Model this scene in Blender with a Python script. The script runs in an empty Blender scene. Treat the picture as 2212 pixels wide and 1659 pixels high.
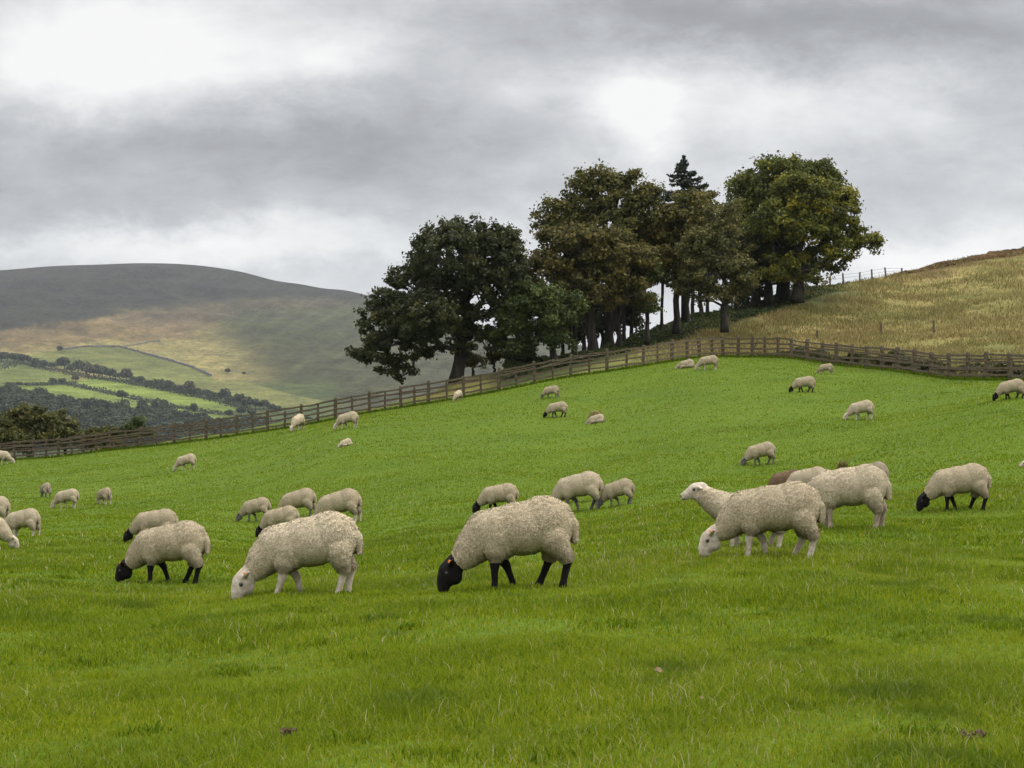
import bpy, bmesh, math, random
import numpy as np
from mathutils import Vector, Matrix, Euler

SC = bpy.context.scene
COL = SC.collection
rng = np.random.default_rng(7)
random.seed(7)

# ------------------------------------------------------------------ camera
W, H, F = 2212.0, 1659.0, 3508.0          # survey units: measured on the photograph at 2212 px wide
CAM_Z = 1.5
PITCH = math.radians(1.65)
cam = bpy.data.cameras.new("camera")
cam.sensor_width = 36.0
cam.lens = 36.0 * F / W
cam.clip_start = 0.1
cam.clip_end = 20000
cam_ob = bpy.data.objects.new("camera", cam)
cam_ob.location = (0, 0, CAM_Z)
cam_ob.rotation_euler = (math.pi / 2 + PITCH, 0, 0)
COL.objects.link(cam_ob)
SC.camera = cam_ob

# ------------------------------------------------------------------ exposure
SC.view_settings.view_transform = 'Standard'
SC.view_settings.look = 'None'
SC.view_settings.exposure = 0.5
SC.view_settings.gamma = 1.0
SC.render.engine = 'CYCLES'
SC.cycles.max_bounces = 6
SC.cycles.diffuse_bounces = 3
SC.cycles.transmission_bounces = 4
SC.cycles.transparent_max_bounces = 8
SC.cycles.volume_bounces = 0
SC.cycles.use_denoising = True

SUN_EL, SUN_AZ = math.radians(48), math.radians(84)   # azimuth east (right) of the view direction

# ------------------------------------------------------------------ bearings
cp, sp = math.cos(PITCH), math.sin(PITCH)
def km(px, py):
    """bearing k = x/y and slope m = (z-camera)/y of a sighted point"""
    a = (np.asarray(px, float) - W / 2) / F
    b = (H / 2 - np.asarray(py, float)) / F
    dy = cp - b * sp
    return a / dy, (sp + b * cp) / dy
def P(px, py, Y):
    k, m = km(px, py)
    return Vector((float(k) * Y, Y, CAM_Z + float(m) * Y))
def to_px(x, y, z):
    k = x / y; m = (z - CAM_Z) / y
    b = (m * cp - sp) / (cp + m * sp)
    a = k * (cp - b * sp)
    return a * F + W / 2, H / 2 - b * F

# ------------------------------------------------------------------ node helpers
class NT:
    def __init__(s, tree):
        s.t = tree; s.n = tree.nodes; s.l = tree.links
    def new(s, typ, **kw):
        nd = s.n.new(typ)
        for k, v in kw.items():
            setattr(nd, k, v)
        return nd
    def put(s, sock, v):
        if isinstance(v, bpy.types.NodeSocket): s.l.new(v, sock)
        elif v is not None: sock.default_value = v
    def math(s, op, a, b=None, c=None, clamp=False):
        nd = s.new('ShaderNodeMath', operation=op, use_clamp=clamp)
        s.put(nd.inputs[0], a); s.put(nd.inputs[1], b)
        if c is not None: s.put(nd.inputs[2], c)
        return nd.outputs[0]
    def mix(s, f, a, b, mode='MIX'):
        nd = s.new('ShaderNodeMix', data_type='RGBA', blend_type=mode)
        s.put(nd.inputs[0], f); s.put(nd.inputs[6], a); s.put(nd.inputs[7], b)
        return nd.outputs[2]
    def noise(s, vec, scale, detail=4, rough=0.55, dist=0.0, col=False):
        nd = s.new('ShaderNodeTexNoise')
        if vec is not None: s.l.new(vec, nd.inputs['Vector'])
        nd.inputs['Scale'].default_value = scale; nd.inputs['Detail'].default_value = detail
        nd.inputs['Roughness'].default_value = rough; nd.inputs['Distortion'].default_value = dist
        return nd.outputs[1 if col else 0]
    def ramp(s, f, stops, interp='LINEAR'):
        nd = s.new('ShaderNodeValToRGB')
        cr = nd.color_ramp; cr.interpolation = interp
        while len(cr.elements) < len(stops): cr.elements.new(0.5)
        for e, (p, c) in zip(cr.elements, stops):
            e.position = p
            e.color = (c, c, c, 1) if isinstance(c, (int, float)) else (*c, 1)
        s.put(nd.inputs[0], f)
        return nd.outputs[0]
    def attr(s, name, out=2):
        nd = s.new('ShaderNodeAttribute', attribute_name=name)
        return nd.outputs[out]
    def pos(s):
        return s.new('ShaderNodeNewGeometry').outputs['Position']
    def obj(s):
        return s.new('ShaderNodeTexCoord').outputs['Object']
    def mapv(s, vec, scale=(1, 1, 1), loc=(0, 0, 0)):
        nd = s.new('ShaderNodeMapping'); s.l.new(vec, nd.inputs[0])
        nd.inputs['Scale'].default_value = scale; nd.inputs['Location'].default_value = loc
        return nd.outputs[0]
    def bump(s, h, strength, dist):
        nd = s.new('ShaderNodeBump'); s.put(nd.inputs['Height'], h)
        nd.inputs['Strength'].default_value = strength; nd.inputs['Distance'].default_value = dist
        return nd.outputs[0]

def material(name, build):
    m = bpy.data.materials.new(name); m.use_nodes = True
    nt = NT(m.node_tree); nt.n.clear()
    out = nt.new('ShaderNodeOutputMaterial')
    build(nt, out)
    return m
def surf(nt, out, col, rough=0.9, spec=0.2, bump=None, transl=0.0):
    b = nt.new('ShaderNodeBsdfPrincipled')
    nt.put(b.inputs['Base Color'], col if isinstance(col, bpy.types.NodeSocket) else (*col, 1))
    nt.put(b.inputs['Roughness'], rough)
    b.inputs['Specular IOR Level'].default_value = spec
    if bump is not None: nt.l.new(bump, b.inputs['Normal'])
    sh = b.outputs[0]
    if transl > 0:
        t = nt.new('ShaderNodeBsdfTranslucent')
        nt.put(t.inputs[0], col if isinstance(col, bpy.types.NodeSocket) else (*col, 1))
        mx = nt.new('ShaderNodeMixShader'); mx.inputs[0].default_value = transl
        nt.l.new(sh, mx.inputs[1]); nt.l.new(t.outputs[0], mx.inputs[2]); sh = mx.outputs[0]
    nt.l.new(sh, out.inputs[0])

# ------------------------------------------------------------------ sky
world = bpy.data.worlds.new("World"); SC.world = world; world.use_nodes = True
def build_sky():
    nt = NT(world.node_tree); nt.n.clear()
    out = nt.new('ShaderNodeOutputWorld')
    sky = nt.new('ShaderNodeTexSky', sky_type='NISHITA')
    sky.sun_disc = False; sky.sun_elevation = SUN_EL; sky.sun_rotation = SUN_AZ
    bg1 = nt.new('ShaderNodeBackground'); nt.l.new(sky.outputs[0], bg1.inputs[0]); bg1.inputs[1].default_value = 0.08
    d = nt.new('ShaderNodeTexCoord').outputs['Generated']
    sx = nt.new('ShaderNodeSeparateXYZ'); nt.l.new(d, sx.inputs[0])
    x, y, z = sx.outputs
    yy = nt.math('MAXIMUM', nt.math('ABSOLUTE', y), 0.08)
    k = nt.math('DIVIDE', x, yy); m = nt.math('DIVIDE', z, yy)
    # cloud billows: noise on the bearing plane, stretched sideways as clouds near the horizon are
    cv = nt.new('ShaderNodeCombineXYZ'); nt.l.new(k, cv.inputs[0]); nt.l.new(m, cv.inputs[1])
    nt.l.new(nt.math('GREATER_THAN', y, 0.0), cv.inputs[2])
    v1 = nt.mapv(cv.outputs[0], (5.0, 9.0, 3.0), (2.3, .7, 0))
    warp = nt.noise(v1, 1.0, 8, .66, col=True)
    ws = nt.new('ShaderNodeSeparateColor'); nt.l.new(warp, ws.inputs[0])
    ku = nt.math('MULTIPLY_ADD', nt.math('SUBTRACT', ws.outputs[0], .5), .13, k)
    mv = nt.math('MULTIPLY_ADD', nt.math('SUBTRACT', ws.outputs[1], .5), .085, m)
    def blob(px, py, rx, ry, amp, pw=1.0):
        k0, m0 = km(px, py)
        a = nt.math('MULTIPLY', nt.math('SUBTRACT', ku, float(k0)), F / rx)
        b = nt.math('MULTIPLY', nt.math('SUBTRACT', mv, float(m0)), F / ry)
        r2 = nt.math('ADD', nt.math('MULTIPLY', a, a), nt.math('MULTIPLY', b, b))
        if pw != 1.0: r2 = nt.math('POWER', r2, pw)
        g = nt.math('EXPONENT', nt.math('MULTIPLY', r2, -1.0))
        return nt.math('MULTIPLY', g, amp)
    tot = None
    for bl in SKY_BLOBS:
        g = blob(*bl)
        tot = g if tot is None else nt.math('ADD', tot, g)
    fine = nt.noise(nt.mapv(cv.outputs[0], (7, 16, 3), (5.1, 1.7, 0)), 1.0, 8, .60, .3)
    fine2 = nt.noise(nt.mapv(cv.outputs[0], (22, 40, 3), (1.1, 3.7, 0)), 1.0, 7, .62, .4)
    val = nt.math('ADD', tot, SKY_BASE)
    val = nt.math('ADD', val, nt.math('MULTIPLY', nt.math('SUBTRACT', fine, .5), .70))
    val = nt.math('ADD', val, nt.math('MULTIPLY', nt.math('SUBTRACT', fine2, .5), .36))
    # value -> cloud radiance, cool grey undersides to near-white tops
    cloud = nt.ramp(val, [(0.0, (.18, .18, .187)), (.25, (.255, .255, .264)), (.5, (.385, .387, .394)), (.75, (.545, .547, .55)), (1.0, (.69, .682, .668))])
    # an overcast sky is brighter overhead; more gain is added here to light the ground
    up = nt.ramp(nt.math('MAXIMUM', z, 0.0), [(0.0, 1.0 / 4.8), (.27, 1.0 / 4.8), (.6, .85), (1.0, 1.0)], 'EASE')
    gain = nt.math('MULTIPLY', up, 4.8)
    bg2 = nt.new('ShaderNodeBackground'); nt.l.new(cloud, bg2.inputs[0]); nt.l.new(gain, bg2.inputs[1])
    mx = nt.new('ShaderNodeMixShader'); mx.inputs[0].default_value = 0.94
    nt.l.new(bg1.outputs[0], mx.inputs[1]); nt.l.new(bg2.outputs[0], mx.inputs[2])
    nt.l.new(mx.outputs[0], out.inputs[0])
SKY_BASE = 0.62
SKY_BLOBS = [   # bearing (survey px), size, brightness
    (520, 330, 620, 105, -.36), (80, 400, 420, 90, -.14), (1000, 330, 300, 120, -.08), (300, 470, 420, 34, -.14),
    (1650, 60, 520, 95, -.44), (2150, 90, 320, 120, -.20), (1150, 0, 260, 60, -.10),
    (260, 110, 380, 130, .44), (60, 200, 160, 60, .20), (740, 140, 120, 65, .34), (520, 190, 180, 45, .12),
    (1385, 275, 95, 100, .46), (1600, 220, 330, 75, .24), (1190, 190, 80, 40, .12), (1900, 230, 260, 60, .10), (2100, 260, 120, 60, .10),
    (1930, 400, 200, 65, -.12), (2150, 420, 120, 60, -.06),
    (350, 540, 500, 32, .34), (700, 500, 300, 40, .26), (2030, 540, 260, 55, .40), (1250, 470, 160, 60, .05),
]
build_sky()

sun = bpy.data.lights.new("sun", 'SUN'); sun.energy = 1.5; sun.angle = math.radians(14); sun.color = (1.0, .95, .86)
sun_ob = bpy.data.objects.new("sun", sun); COL.objects.link(sun_ob)
sdir = Vector((math.sin(SUN_AZ) * math.cos(SUN_EL), math.cos(SUN_AZ) * math.cos(SUN_EL), math.sin(SUN_EL)))
sun_ob.rotation_euler = sdir.to_track_quat('Z', 'Y').to_euler()
sun_ob.location = (30, 20, 60)

# ------------------------------------------------------------------ object helpers
def tag(o, label=None, cat=None, group=None, kind=None):
    for k, v in (('label', label), ('category', cat), ('group', group), ('kind', kind)):
        if v: o[k] = v
    return o
def empty(name, loc, rz=0.0):
    o = bpy.data.objects.new(name, None); o.location = loc; o.rotation_euler = (0, 0, rz)
    o.empty_display_size = .2
    COL.objects.link(o); return o
def mesh_np(name, V, faces, attrs=None, smooth=False, mats=None, midx=None):
    """faces: list of int arrays, each (n,3) or (n,4)"""
    me = bpy.data.meshes.new(name)
    V = np.asarray(V, np.float32)
    faces = [np.asarray(f, np.int32) for f in faces if len(f)]
    lv = np.concatenate([f.ravel() for f in faces])
    tot = np.concatenate([np.full(len(f), f.shape[1], np.int32) for f in faces])
    st = np.concatenate([[0], np.cumsum(tot)[:-1]]).astype(np.int32)
    me.vertices.add(len(V)); me.vertices.foreach_set('co', V.ravel())
    me.loops.add(len(lv)); me.loops.foreach_set('vertex_index', lv.astype(np.int32))
    me.polygons.add(len(tot)); me.polygons.foreach_set('loop_start', st); me.polygons.foreach_set('loop_total', tot)
    if midx is not None: me.polygons.foreach_set('material_index', np.asarray(midx, np.int32))
    me.polygons.foreach_set('use_smooth', np.full(len(tot), smooth, bool))
    me.update(calc_edges=True)
    for k, a in (attrs or {}).items():
        a = np.asarray(a, np.float32)
        if a.ndim == 1:
            at = me.attributes.new(k, 'FLOAT', 'POINT'); at.data.foreach_set('value', a)
        else:
            at = me.attributes.new(k, 'FLOAT_COLOR', 'POINT')
            at.data.foreach_set('color', np.concatenate([a, np.ones((len(a), 1), np.float32)], 1).ravel())
    for m in (mats or []): me.materials.append(m)
    return me
def put(name, me, parent=None, loc=(0, 0, 0)):
    o = bpy.data.objects.new(name, me); o.location = loc
    COL.objects.link(o)
    if parent is not None: o.parent = parent
    return o
class MB:
    """collects boxes and tubes into one mesh"""
    def __init__(s): s.v = []; s.q = []; s.t = []; s.n = 0
    def add(s, V, q=(), t=()):
        V = np.asarray(V, float).reshape(-1, 3)
        s.v.append(V)
        if len(q): s.q.append(np.asarray(q, int) + s.n)
        if len(t): s.t.append(np.asarray(t, int) + s.n)
        s.n += len(V)
    def tube(s, pts, radii, seg=6, cap=True):
        pts = np.asarray(pts, float); n = len(pts)
        tan = np.gradient(pts, axis=0)
        tan /= np.linalg.norm(tan, axis=1)[:, None] + 1e-9
        ref = np.array([0.31, 0.95, 0.1]); rings = []
        for i in range(n):
            u = np.cross(tan[i], ref); nu = np.linalg.norm(u)
            if nu < 1e-3: u = np.cross(tan[i], [1, 0, 0.2]); nu = np.linalg.norm(u)
            u /= nu; w = np.cross(tan[i], u)
            a = np.arange(seg) / seg * 2 * math.pi
            rings.append(pts[i] + radii[i] * (np.cos(a)[:, None] * u + np.sin(a)[:, None] * w))
        q = [(i * seg + j, i * seg + (j + 1) % seg, (i + 1) * seg + (j + 1) % seg, (i + 1) * seg + j) for i in range(n - 1) for j in range(seg)]
        V = np.concatenate(rings + [pts[:1], pts[-1:]])
        t = []
        if cap:
            a, b = n * seg, n * seg + 1
            t = [(a, (j + 1) % seg, j) for j in range(seg)] + [(b, (n - 1) * seg + j, (n - 1) * seg + (j + 1) % seg) for j in range(seg)]
        s.add(V, q, t)
    def box(s, c, size, R=None, jit=0.0):
        sx, sy, sz = (d / 2 for d in size)
        V = np.array([(i * sx, j * sy, k * sz) for i in (-1, 1) for j in (-1, 1) for k in (-1, 1)], float)
        if jit: V += rng.normal(0, jit, V.shape)
        if R is not None: V = V @ np.asarray(R).T
        s.add(V + np.asarray(c), [(0, 1, 3, 2), (4, 6, 7, 5), (0, 4, 5, 1), (2, 3, 7, 6), (0, 2, 6, 4), (1, 5, 7, 3)])
    def mesh(s, name, mats, smooth=False, attrs=None):
        return mesh_np(name, np.concatenate(s.v), ([np.concatenate(s.q)] if s.q else []) + ([np.concatenate(s.t)] if s.t else []), attrs, smooth, mats)

def sn(x, y, seed, freq, octs=3):
    """cheap smooth noise in -1..1"""
    r = np.random.default_rng(seed); o = np.zeros(np.broadcast(x, y).shape); amp = 1.0; tot = 0
    for i in range(octs):
        for _ in range(3):
            a = r.uniform(0, 2 * math.pi); p = r.uniform(0, 6.28); w = freq * r.uniform(.7, 1.4)
            o = o + amp * np.sin((x * math.cos(a) + y * math.sin(a)) * w + p + 1.3 * np.sin((x * math.sin(a) - y * math.cos(a)) * w * .6 + p))
            tot += amp
        freq *= 2.1; amp *= .5
    return o / tot * 1.8
def sm(e0, e1, x):
    t = np.clip((np.asarray(x, float) - e0) / (e1 - e0), 0, 1); return t * t * (3 - 2 * t)
def spline(xs, ys):
    """monotone-ish cubic through knots (Catmull-Rom on sorted xs)"""
    xs = np.asarray(xs, float); ys = np.asarray(ys, float)
    d = np.gradient(ys, xs)
    def f(x):
        x = np.clip(np.asarray(x, float), xs[0], xs[-1])
        i = np.clip(np.searchsorted(xs, x) - 1, 0, len(xs) - 2)
        h = xs[i + 1] - xs[i]; t = (x - xs[i]) / h
        return ((2 * t**3 - 3 * t**2 + 1) * ys[i] + (t**3 - 2 * t**2 + t) * h * d[i] + (-2 * t**3 + 3 * t**2) * ys[i + 1] + (t**3 - t**2) * h * d[i + 1])
    return f
def tps(X, v, lam):
    X = np.asarray(X, float); n = len(X)
    def U(r2): return np.where(r2 > 0, r2 * np.log(r2 + 1e-12), 0)
    K = U(((X[:, None] - X[None]) ** 2).sum(-1)) + lam * np.eye(n)
    Q = np.c_[np.ones(n), X]
    A = np.block([[K, Q], [Q.T, np.zeros((3, 3))]])
    s = np.linalg.solve(A, np.r_[v, 0, 0, 0])
    def f(A_):
        A_ = np.asarray(A_, float); out = np.empty(len(A_))
        for i in range(0, len(A_), 20000):
            B = A_[i:i + 20000]
            out[i:i + 20000] = U(((B[:, None] - X[None]) ** 2).sum(-1)) @ s[:n] + s[n] + B @ s[n + 1:]
        return out
    return f

# ------------------------------------------------------------------ the pasture's shape (bearing, distance -> height)
FENCE = [(-700, 1050, 110), (-420, 1036, 107), (-150, 1014, 104), (30, 994, 102), (126, 987, 101), (237, 973, 99), (376, 959, 97), (512, 941, 96), (650, 920, 95),
         (798, 892, 93), (925, 872, 92), (1001, 859, 91), (1077, 845, 91), (1154, 829, 90.5), (1232, 814, 91), (1311, 803, 91.5), (1389, 791, 93), (1451, 781, 95.5),
         (1511, 773, 98), (1562, 771, 99.5), (1594, 771.5, 99.5), (1652, 772, 98), (1711, 775, 95.5), (1776, 785, 92.5), (1840, 793, 89), (1905, 799, 85), (1975, 808, 81),
         (2050, 819, 77), (2132, 821, 73), (2184, 822, 71), (2300, 830, 66), (2500, 850, 59), (2900, 880, 50)]
fk = [float(km(a, b)[0]) for a, b, c in FENCE]; fm_ = [float(km(a, b)[1]) for a, b, c in FENCE]
fence_Y = spline(fk, [c for a, b, c in FENCE]); fence_m = spline(fk, fm_)
FIELD = [(350, 1252, 20.5), (646, 1283, 15.3), (1100, 1278, 14), (1645, 1206, 16.5), (1850, 1150, 21.5), (2060, 1100, 27.8), (1640, 1008, 50), (1070, 1110, 38), (1255, 1107, 38.5),
         (548, 1130, 47), (140, 1098, 57), (222, 1092, 58), (400, 1015, 74), (745, 928, 74), (1200, 901, 74), (1187, 860, 81), (1525, 799, 86), (1732, 845, 72), (1855, 905, 61),
         (2180, 867, 57), (1280, 914, 71), (1106, 1659, 5.7), (0, 1659, 5.8), (2212, 1659, 5.6), (-900, 1659, 5.8), (3100, 1659, 5.6), (1106, 1440, 8.5), (1106, 1191, 21), (2212, 1300, 12.6),
         (40, 1165, 38), (0, 1300, 15.5), (2212, 1030, 36), (-900, 1290, 18), (-900, 1140, 50), (3100, 1180, 18), (3100, 960, 40), (1900, 1040, 39), (760, 1120, 44), (325, 1172, 33), (1500, 1090, 33)]
kn = []; kv = []
for a, b, c in FIELD + FENCE:
    k_, m_ = km(a, b); kn.append((float(k_) / .15, math.log(c))); kv.append(float(m_))
field_m = tps(kn, np.array(kv), 2e-3)
def field_z(x, y, micro=True):
    x = np.atleast_1d(np.asarray(x, float)); y = np.atleast_1d(np.asarray(y, float))
    x, y = np.broadcast_arrays(x, y)
    Yc = np.maximum(y, 5.6); k = np.clip(x / Yc, -.62, .62)
    m = field_m(np.c_[k.ravel() / .15, np.log(Yc).ravel()]).reshape(x.shape)
    d = fence_Y(k)                                   # meets the surveyed fence line exactly
    w = sm(.72, 1.0, Yc / d)
    m = m * (1 - w) + w * (fence_m(k) + (m - field_m(np.c_[k.ravel() / .15, np.log(d).ravel()]).reshape(x.shape)))
    z = CAM_Z + m * Yc
    if micro:
        z = z + (.022 * sn(x, y, 3, 2.4, 2) + .05 * sn(x, y, 5, .55, 2)) * (1 - sm(.9, 1.0, Yc / d))
    return z
RIDGE = [(-700, 1044, 114), (-150, 1009, 108), (126, 982, 105), (376, 954, 101), (650, 912, 99), (798, 882, 97.5), (925, 848, 98), (1001, 822, 100), (1077, 805, 102), (1154, 790, 104), (1232, 772, 106),
         (1311, 752, 110), (1380, 728, 116), (1426, 712, 119), (1461, 704, 121), (1510, 686, 124), (1573, 668, 127), (1640, 654, 130), (1737, 623, 134), (1793, 617, 137), (1857, 607, 140),
         (1914, 598, 143), (1979, 585, 147), (2031, 572, 149), (2132, 551, 152), (2212, 535, 155), (2400, 495, 160), (2900, 410, 165)]
rk = [float(km(a, b)[0]) for a, b, c in RIDGE]; rm_ = [float(km(a, b)[1]) for a, b, c in RIDGE]
ridge_Y = spline(rk, [c for a, b, c in RIDGE]); ridge_m = spline(rk, rm_)
def slope_z(k, t):
    """beyond the fence: t 0 at the fence, 1 at the ridge, >1 falling away behind it; returns y, z"""
    k = np.asarray(k, float); t = np.asarray(t, float)
    a, b = fence_Y(k), ridge_Y(k); ma, mb = fence_m(k), ridge_m(k)
    tt = np.clip(t, 0, 1)
    e = tt ** 1.12
    Y = a + (b - a) * tt
    z = CAM_Z + (ma + (mb - ma) * e) * Y
    over = np.maximum(t - 1, 0)
    Yo = Y + over * 60
    z = z - np.minimum(over * 60 * .34, 60) * sm(0, .15, over) - .0 * over
    z = z + sn(k * 100, Yo, 9, .35, 3) * .22 * sm(.06, .35, tt) * (1 - sm(.85, 1, tt) * .6)
    return Yo, z
def ground(px, py):
    """where the sight line through (px,py) meets the pasture or the slope beyond the fence"""
    k, m = (float(v) for v in km(px, py))
    d = float(fence_Y(k))
    Y = np.exp(np.linspace(math.log(5.0), math.log(d), 900))
    mm = (field_z(k * Y, Y, False) - CAM_Z) / Y
    if m <= mm[-1]:
        i = int(np.argmax(mm >= m)) if (mm >= m).any() else 899
        Yh = Y[i]
        return Vector((k * Yh, Yh, float(field_z(k * Yh, Yh)[0])))
    t = np.linspace(0, 1, 400); Ys, zs = slope_z(np.full(400, k), t); ms = (zs - CAM_Z) / Ys
    i = int(np.argmax(ms >= m)) if (ms >= m).any() else 399
    return Vector((k * Ys[i], float(Ys[i]), float(zs[i])))

def grid_faces(nr, nc):
    i = np.arange(nr - 1)[:, None] * nc + np.arange(nc - 1)[None]
    i = i.ravel()
    return np.c_[i, i + 1, i + nc + 1, i + nc]
# ------------------------------------------------------------------ ground materials
def b_pasture(nt, out):
    p = nt.pos()
    n1 = nt.noise(p, .22, 4, .6); n2 = nt.noise(p, 1.7, 5, .65); n3 = nt.noise(p, 14.0, 3, .6)
    c = nt.ramp(n1, [(.30, (.058, .092, .004)), (.5, (.072, .110, .004)), (.70, (.086, .120, .005))])
    c = nt.mix(nt.ramp(n2, [(.36, .40), (.5, 0.0)]), c, (.048, .090, .005, 1))
    c = nt.mix(nt.ramp(n2, [(.60, 0.0), (.76, .35)]), c, (.115, .142, .010, 1))
    c = nt.mix(nt.ramp(n3, [(.35, .6), (.6, 0.0)]), c, (.036, .070, .005, 1))
    surf(nt, out, c, .95, .1, nt.bump(nt.math('ADD', n3, n2), .7, .06))
M_PASTURE = material("pasture_turf", b_pasture)
def b_slope(nt, out):
    p = nt.pos()
    n1 = nt.noise(p, .09, 5, .62); n2 = nt.noise(p, .6, 5, .65); n3 = nt.noise(p, 5.0, 3, .6)
    c = nt.ramp(n1, [(.36, (.125, .125, .030)), (.5, (.205, .168, .054)), (.64, (.26, .195, .075))])
    c = nt.mix(nt.ramp(n2, [(.38, .7), (.52, 0.0)]), c, (.085, .095, .024, 1))
    c = nt.mix(nt.ramp(n2, [(.60, 0.0), (.74, .5)]), c, (.20, .115, .055, 1))
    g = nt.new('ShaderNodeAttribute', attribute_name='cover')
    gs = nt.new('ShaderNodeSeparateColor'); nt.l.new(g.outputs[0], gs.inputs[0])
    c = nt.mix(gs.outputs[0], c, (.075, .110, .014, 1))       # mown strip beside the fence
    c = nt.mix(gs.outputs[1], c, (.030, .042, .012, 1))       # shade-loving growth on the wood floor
    c = nt.mix(gs.outputs[2], c, (.105, .060, .030, 1))       # bracken along the crest
    c = nt.mix(nt.ramp(n3, [(.3, .5), (.6, 0.0)]), c, (.05, .045, .018, 1))
    surf(nt, out, c, .95, .1, nt.bump(n3, .8, .15))
M_SLOPE = material("rough_slope", b_slope)
def b_hills(nt, out):
    g = nt.new('ShaderNodeAttribute', attribute_name='cover').outputs[0]
    p = nt.pos()
    n1 = nt.noise(p, .012, 6, .65); n2 = nt.noise(nt.mapv(p, (.06, .03, .06)), 1.0, 5, .7); n3 = nt.noise(p, .11, 4, .7); n4 = nt.noise(p, .35, 3, .7)
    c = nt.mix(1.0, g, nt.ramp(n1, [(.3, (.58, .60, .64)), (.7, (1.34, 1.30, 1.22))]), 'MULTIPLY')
    c = nt.mix(1.0, c, nt.ramp(n2, [(.3, (.62, .64, .64)), (.7, (1.34, 1.32, 1.28))]), 'MULTIPLY')
    c = nt.mix(1.0, c, nt.ramp(n4, [(.3, (.66, .66, .66)), (.7, (1.32, 1.30, 1.28))]), 'MULTIPLY')
    moor = nt.new('ShaderNodeAttribute', attribute_name='moor').outputs[2]
    scrub = nt.math('MULTIPLY', nt.ramp(n3, [(.54, 0.0), (.64, .75)]), moor)
    c = nt.mix(scrub, c, (.045, .050, .030, 1))
    rock = nt.math('MULTIPLY', nt.ramp(nt.noise(p, .06, 5, .75), [(.66, 0.0), (.73, .5)]), moor)
    c = nt.mix(rock, c, (.22, .21, .20, 1))
    surf(nt, out, c, 1.0, .05, nt.bump(nt.math('ADD', n2, nt.math('ADD', n3, n1)), 1.0, 9.0))
M_HILLS = material("hill_ground", b_hills)

# ------------------------------------------------------------------ pasture sheet
def make_pasture():
    ks = np.concatenate([np.linspace(-.62, -.36, 24)[:-1], np.linspace(-.36, .36, 340), np.linspace(.36, .62, 24)[1:]])
    ts = np.concatenate([np.linspace(0, 1, 260) ** 1.0])
    d = fence_Y(ks)
    Y = 5.6 * (d[None] / 5.6) ** ts[:, None]
    X = ks[None] * Y
    Z = field_z(X, Y)
    # ground under and behind the camera: straight columns carried back from the first row
    yb = np.array([-45, -25, -12, -5, 0, 3.])
    Xb = np.repeat((ks * 5.6 * np.where(np.abs(ks) > .36, 1 + (np.abs(ks) - .36) * 40, 1))[None], 6, 0); Yb = np.repeat(yb[:, None], len(ks), 1)
    Zb = np.repeat(Z[:1], 6, 0)
    V = np.stack([np.r_[Xb, X], np.r_[Yb, Y], np.r_[Zb, Z]], -1).reshape(-1, 3)
    me = mesh_np("pasture", V, [grid_faces(len(yb) + len(ts), len(ks))], None, True, [M_PASTURE])
    tag(put("pasture", me), kind='structure')
    ks = np.concatenate([np.linspace(-.62, -.36, 24)[:-1], np.linspace(-.36, .36, 420), np.linspace(.36, .62, 24)[1:]])
    ts = np.concatenate([np.linspace(0, 1, 120), np.linspace(1, 2.6, 30)[1:]])
    K, T = np.meshgrid(ks, ts)
    Y, Z = slope_z(K, T)
    V = np.stack([K * Y, Y, Z], -1).reshape(-1, 3)
    px, py = to_px(V[:, 0], V[:, 1], V[:, 2])
    t = T.ravel(); k = K.ravel()
    wob = sn(V[:, 0], V[:, 1], 21, .5, 3)
    frac = (V[:, 1] - fence_Y(k))
    green = sm(6.5, 2.0, frac + wob * 1.5) * sm(1750, 1560, px)
    green = np.maximum(green, sm(900, 700, px))
    ridge_d = ridge_Y(k) - V[:, 1]
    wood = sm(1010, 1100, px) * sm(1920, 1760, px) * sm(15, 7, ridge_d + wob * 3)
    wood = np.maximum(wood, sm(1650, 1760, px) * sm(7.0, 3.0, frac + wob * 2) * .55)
    brk = sm(1880, 2030, px) * sm(6, 2, ridge_d + wob * 3)
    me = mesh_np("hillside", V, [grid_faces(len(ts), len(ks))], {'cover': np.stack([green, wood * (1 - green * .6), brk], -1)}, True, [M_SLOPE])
    tag(put("hillside", me), kind='structure')
make_pasture()

# ------------------------------------------------------------------ far hill across the valley
HILL = []
for px, pts in {
    0: [(900, 1350), (850, 1560), (785, 1900), (750, 2150), (690, 2500), (640, 2850)],
    300: [(900, 1350), (868, 1560), (820, 1800), (757, 2150), (700, 2500), (640, 2850)],
    600: [(930, 1350), (870, 1600), (800, 2000), (740, 2350), (680, 2750)],
    790: [(940, 1350), (860, 1700), (780, 2150), (720, 2500)],
    1000: [(940, 1350), (850, 1800), (770, 2300)],
    1250: [(930, 1400), (860, 1900), (800, 2400)],
    1500: [(940, 1400), (890, 1900), (850, 2400)],
    1900: [(940, 1400), (905, 2000)], 2800: [(940, 1400), (905, 2000)], 4500: [(940, 1400), (905, 2000)],
    -500: [(900, 1350), (800, 1900), (690, 2500)], -2500: [(900, 1350), (800, 1900), (690, 2500)]}.items():
    HILL += [(px, a, b) for a, b in pts] + [(px, 985, 1100)]
HRIDGE = [(-3500, 700, 3200), (-900, 640, 3200), (-400, 602, 3250), (0, 584, 3300), (120, 574.5, 3320), (210, 571.5, 3330), (310, 568.5, 3350), (400, 571, 3340), (460, 577, 3320), (520, 587, 3300), (600, 607, 3250), (650, 614, 3220),
          (700, 623, 3190), (745, 627, 3160), (790, 637, 3120), (900, 664, 3050), (1000, 692, 2980), (1250, 745, 2880), (1500, 800, 2850), (1900, 850, 2850), (2800, 850, 2900), (6000, 850, 2900)]
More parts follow.
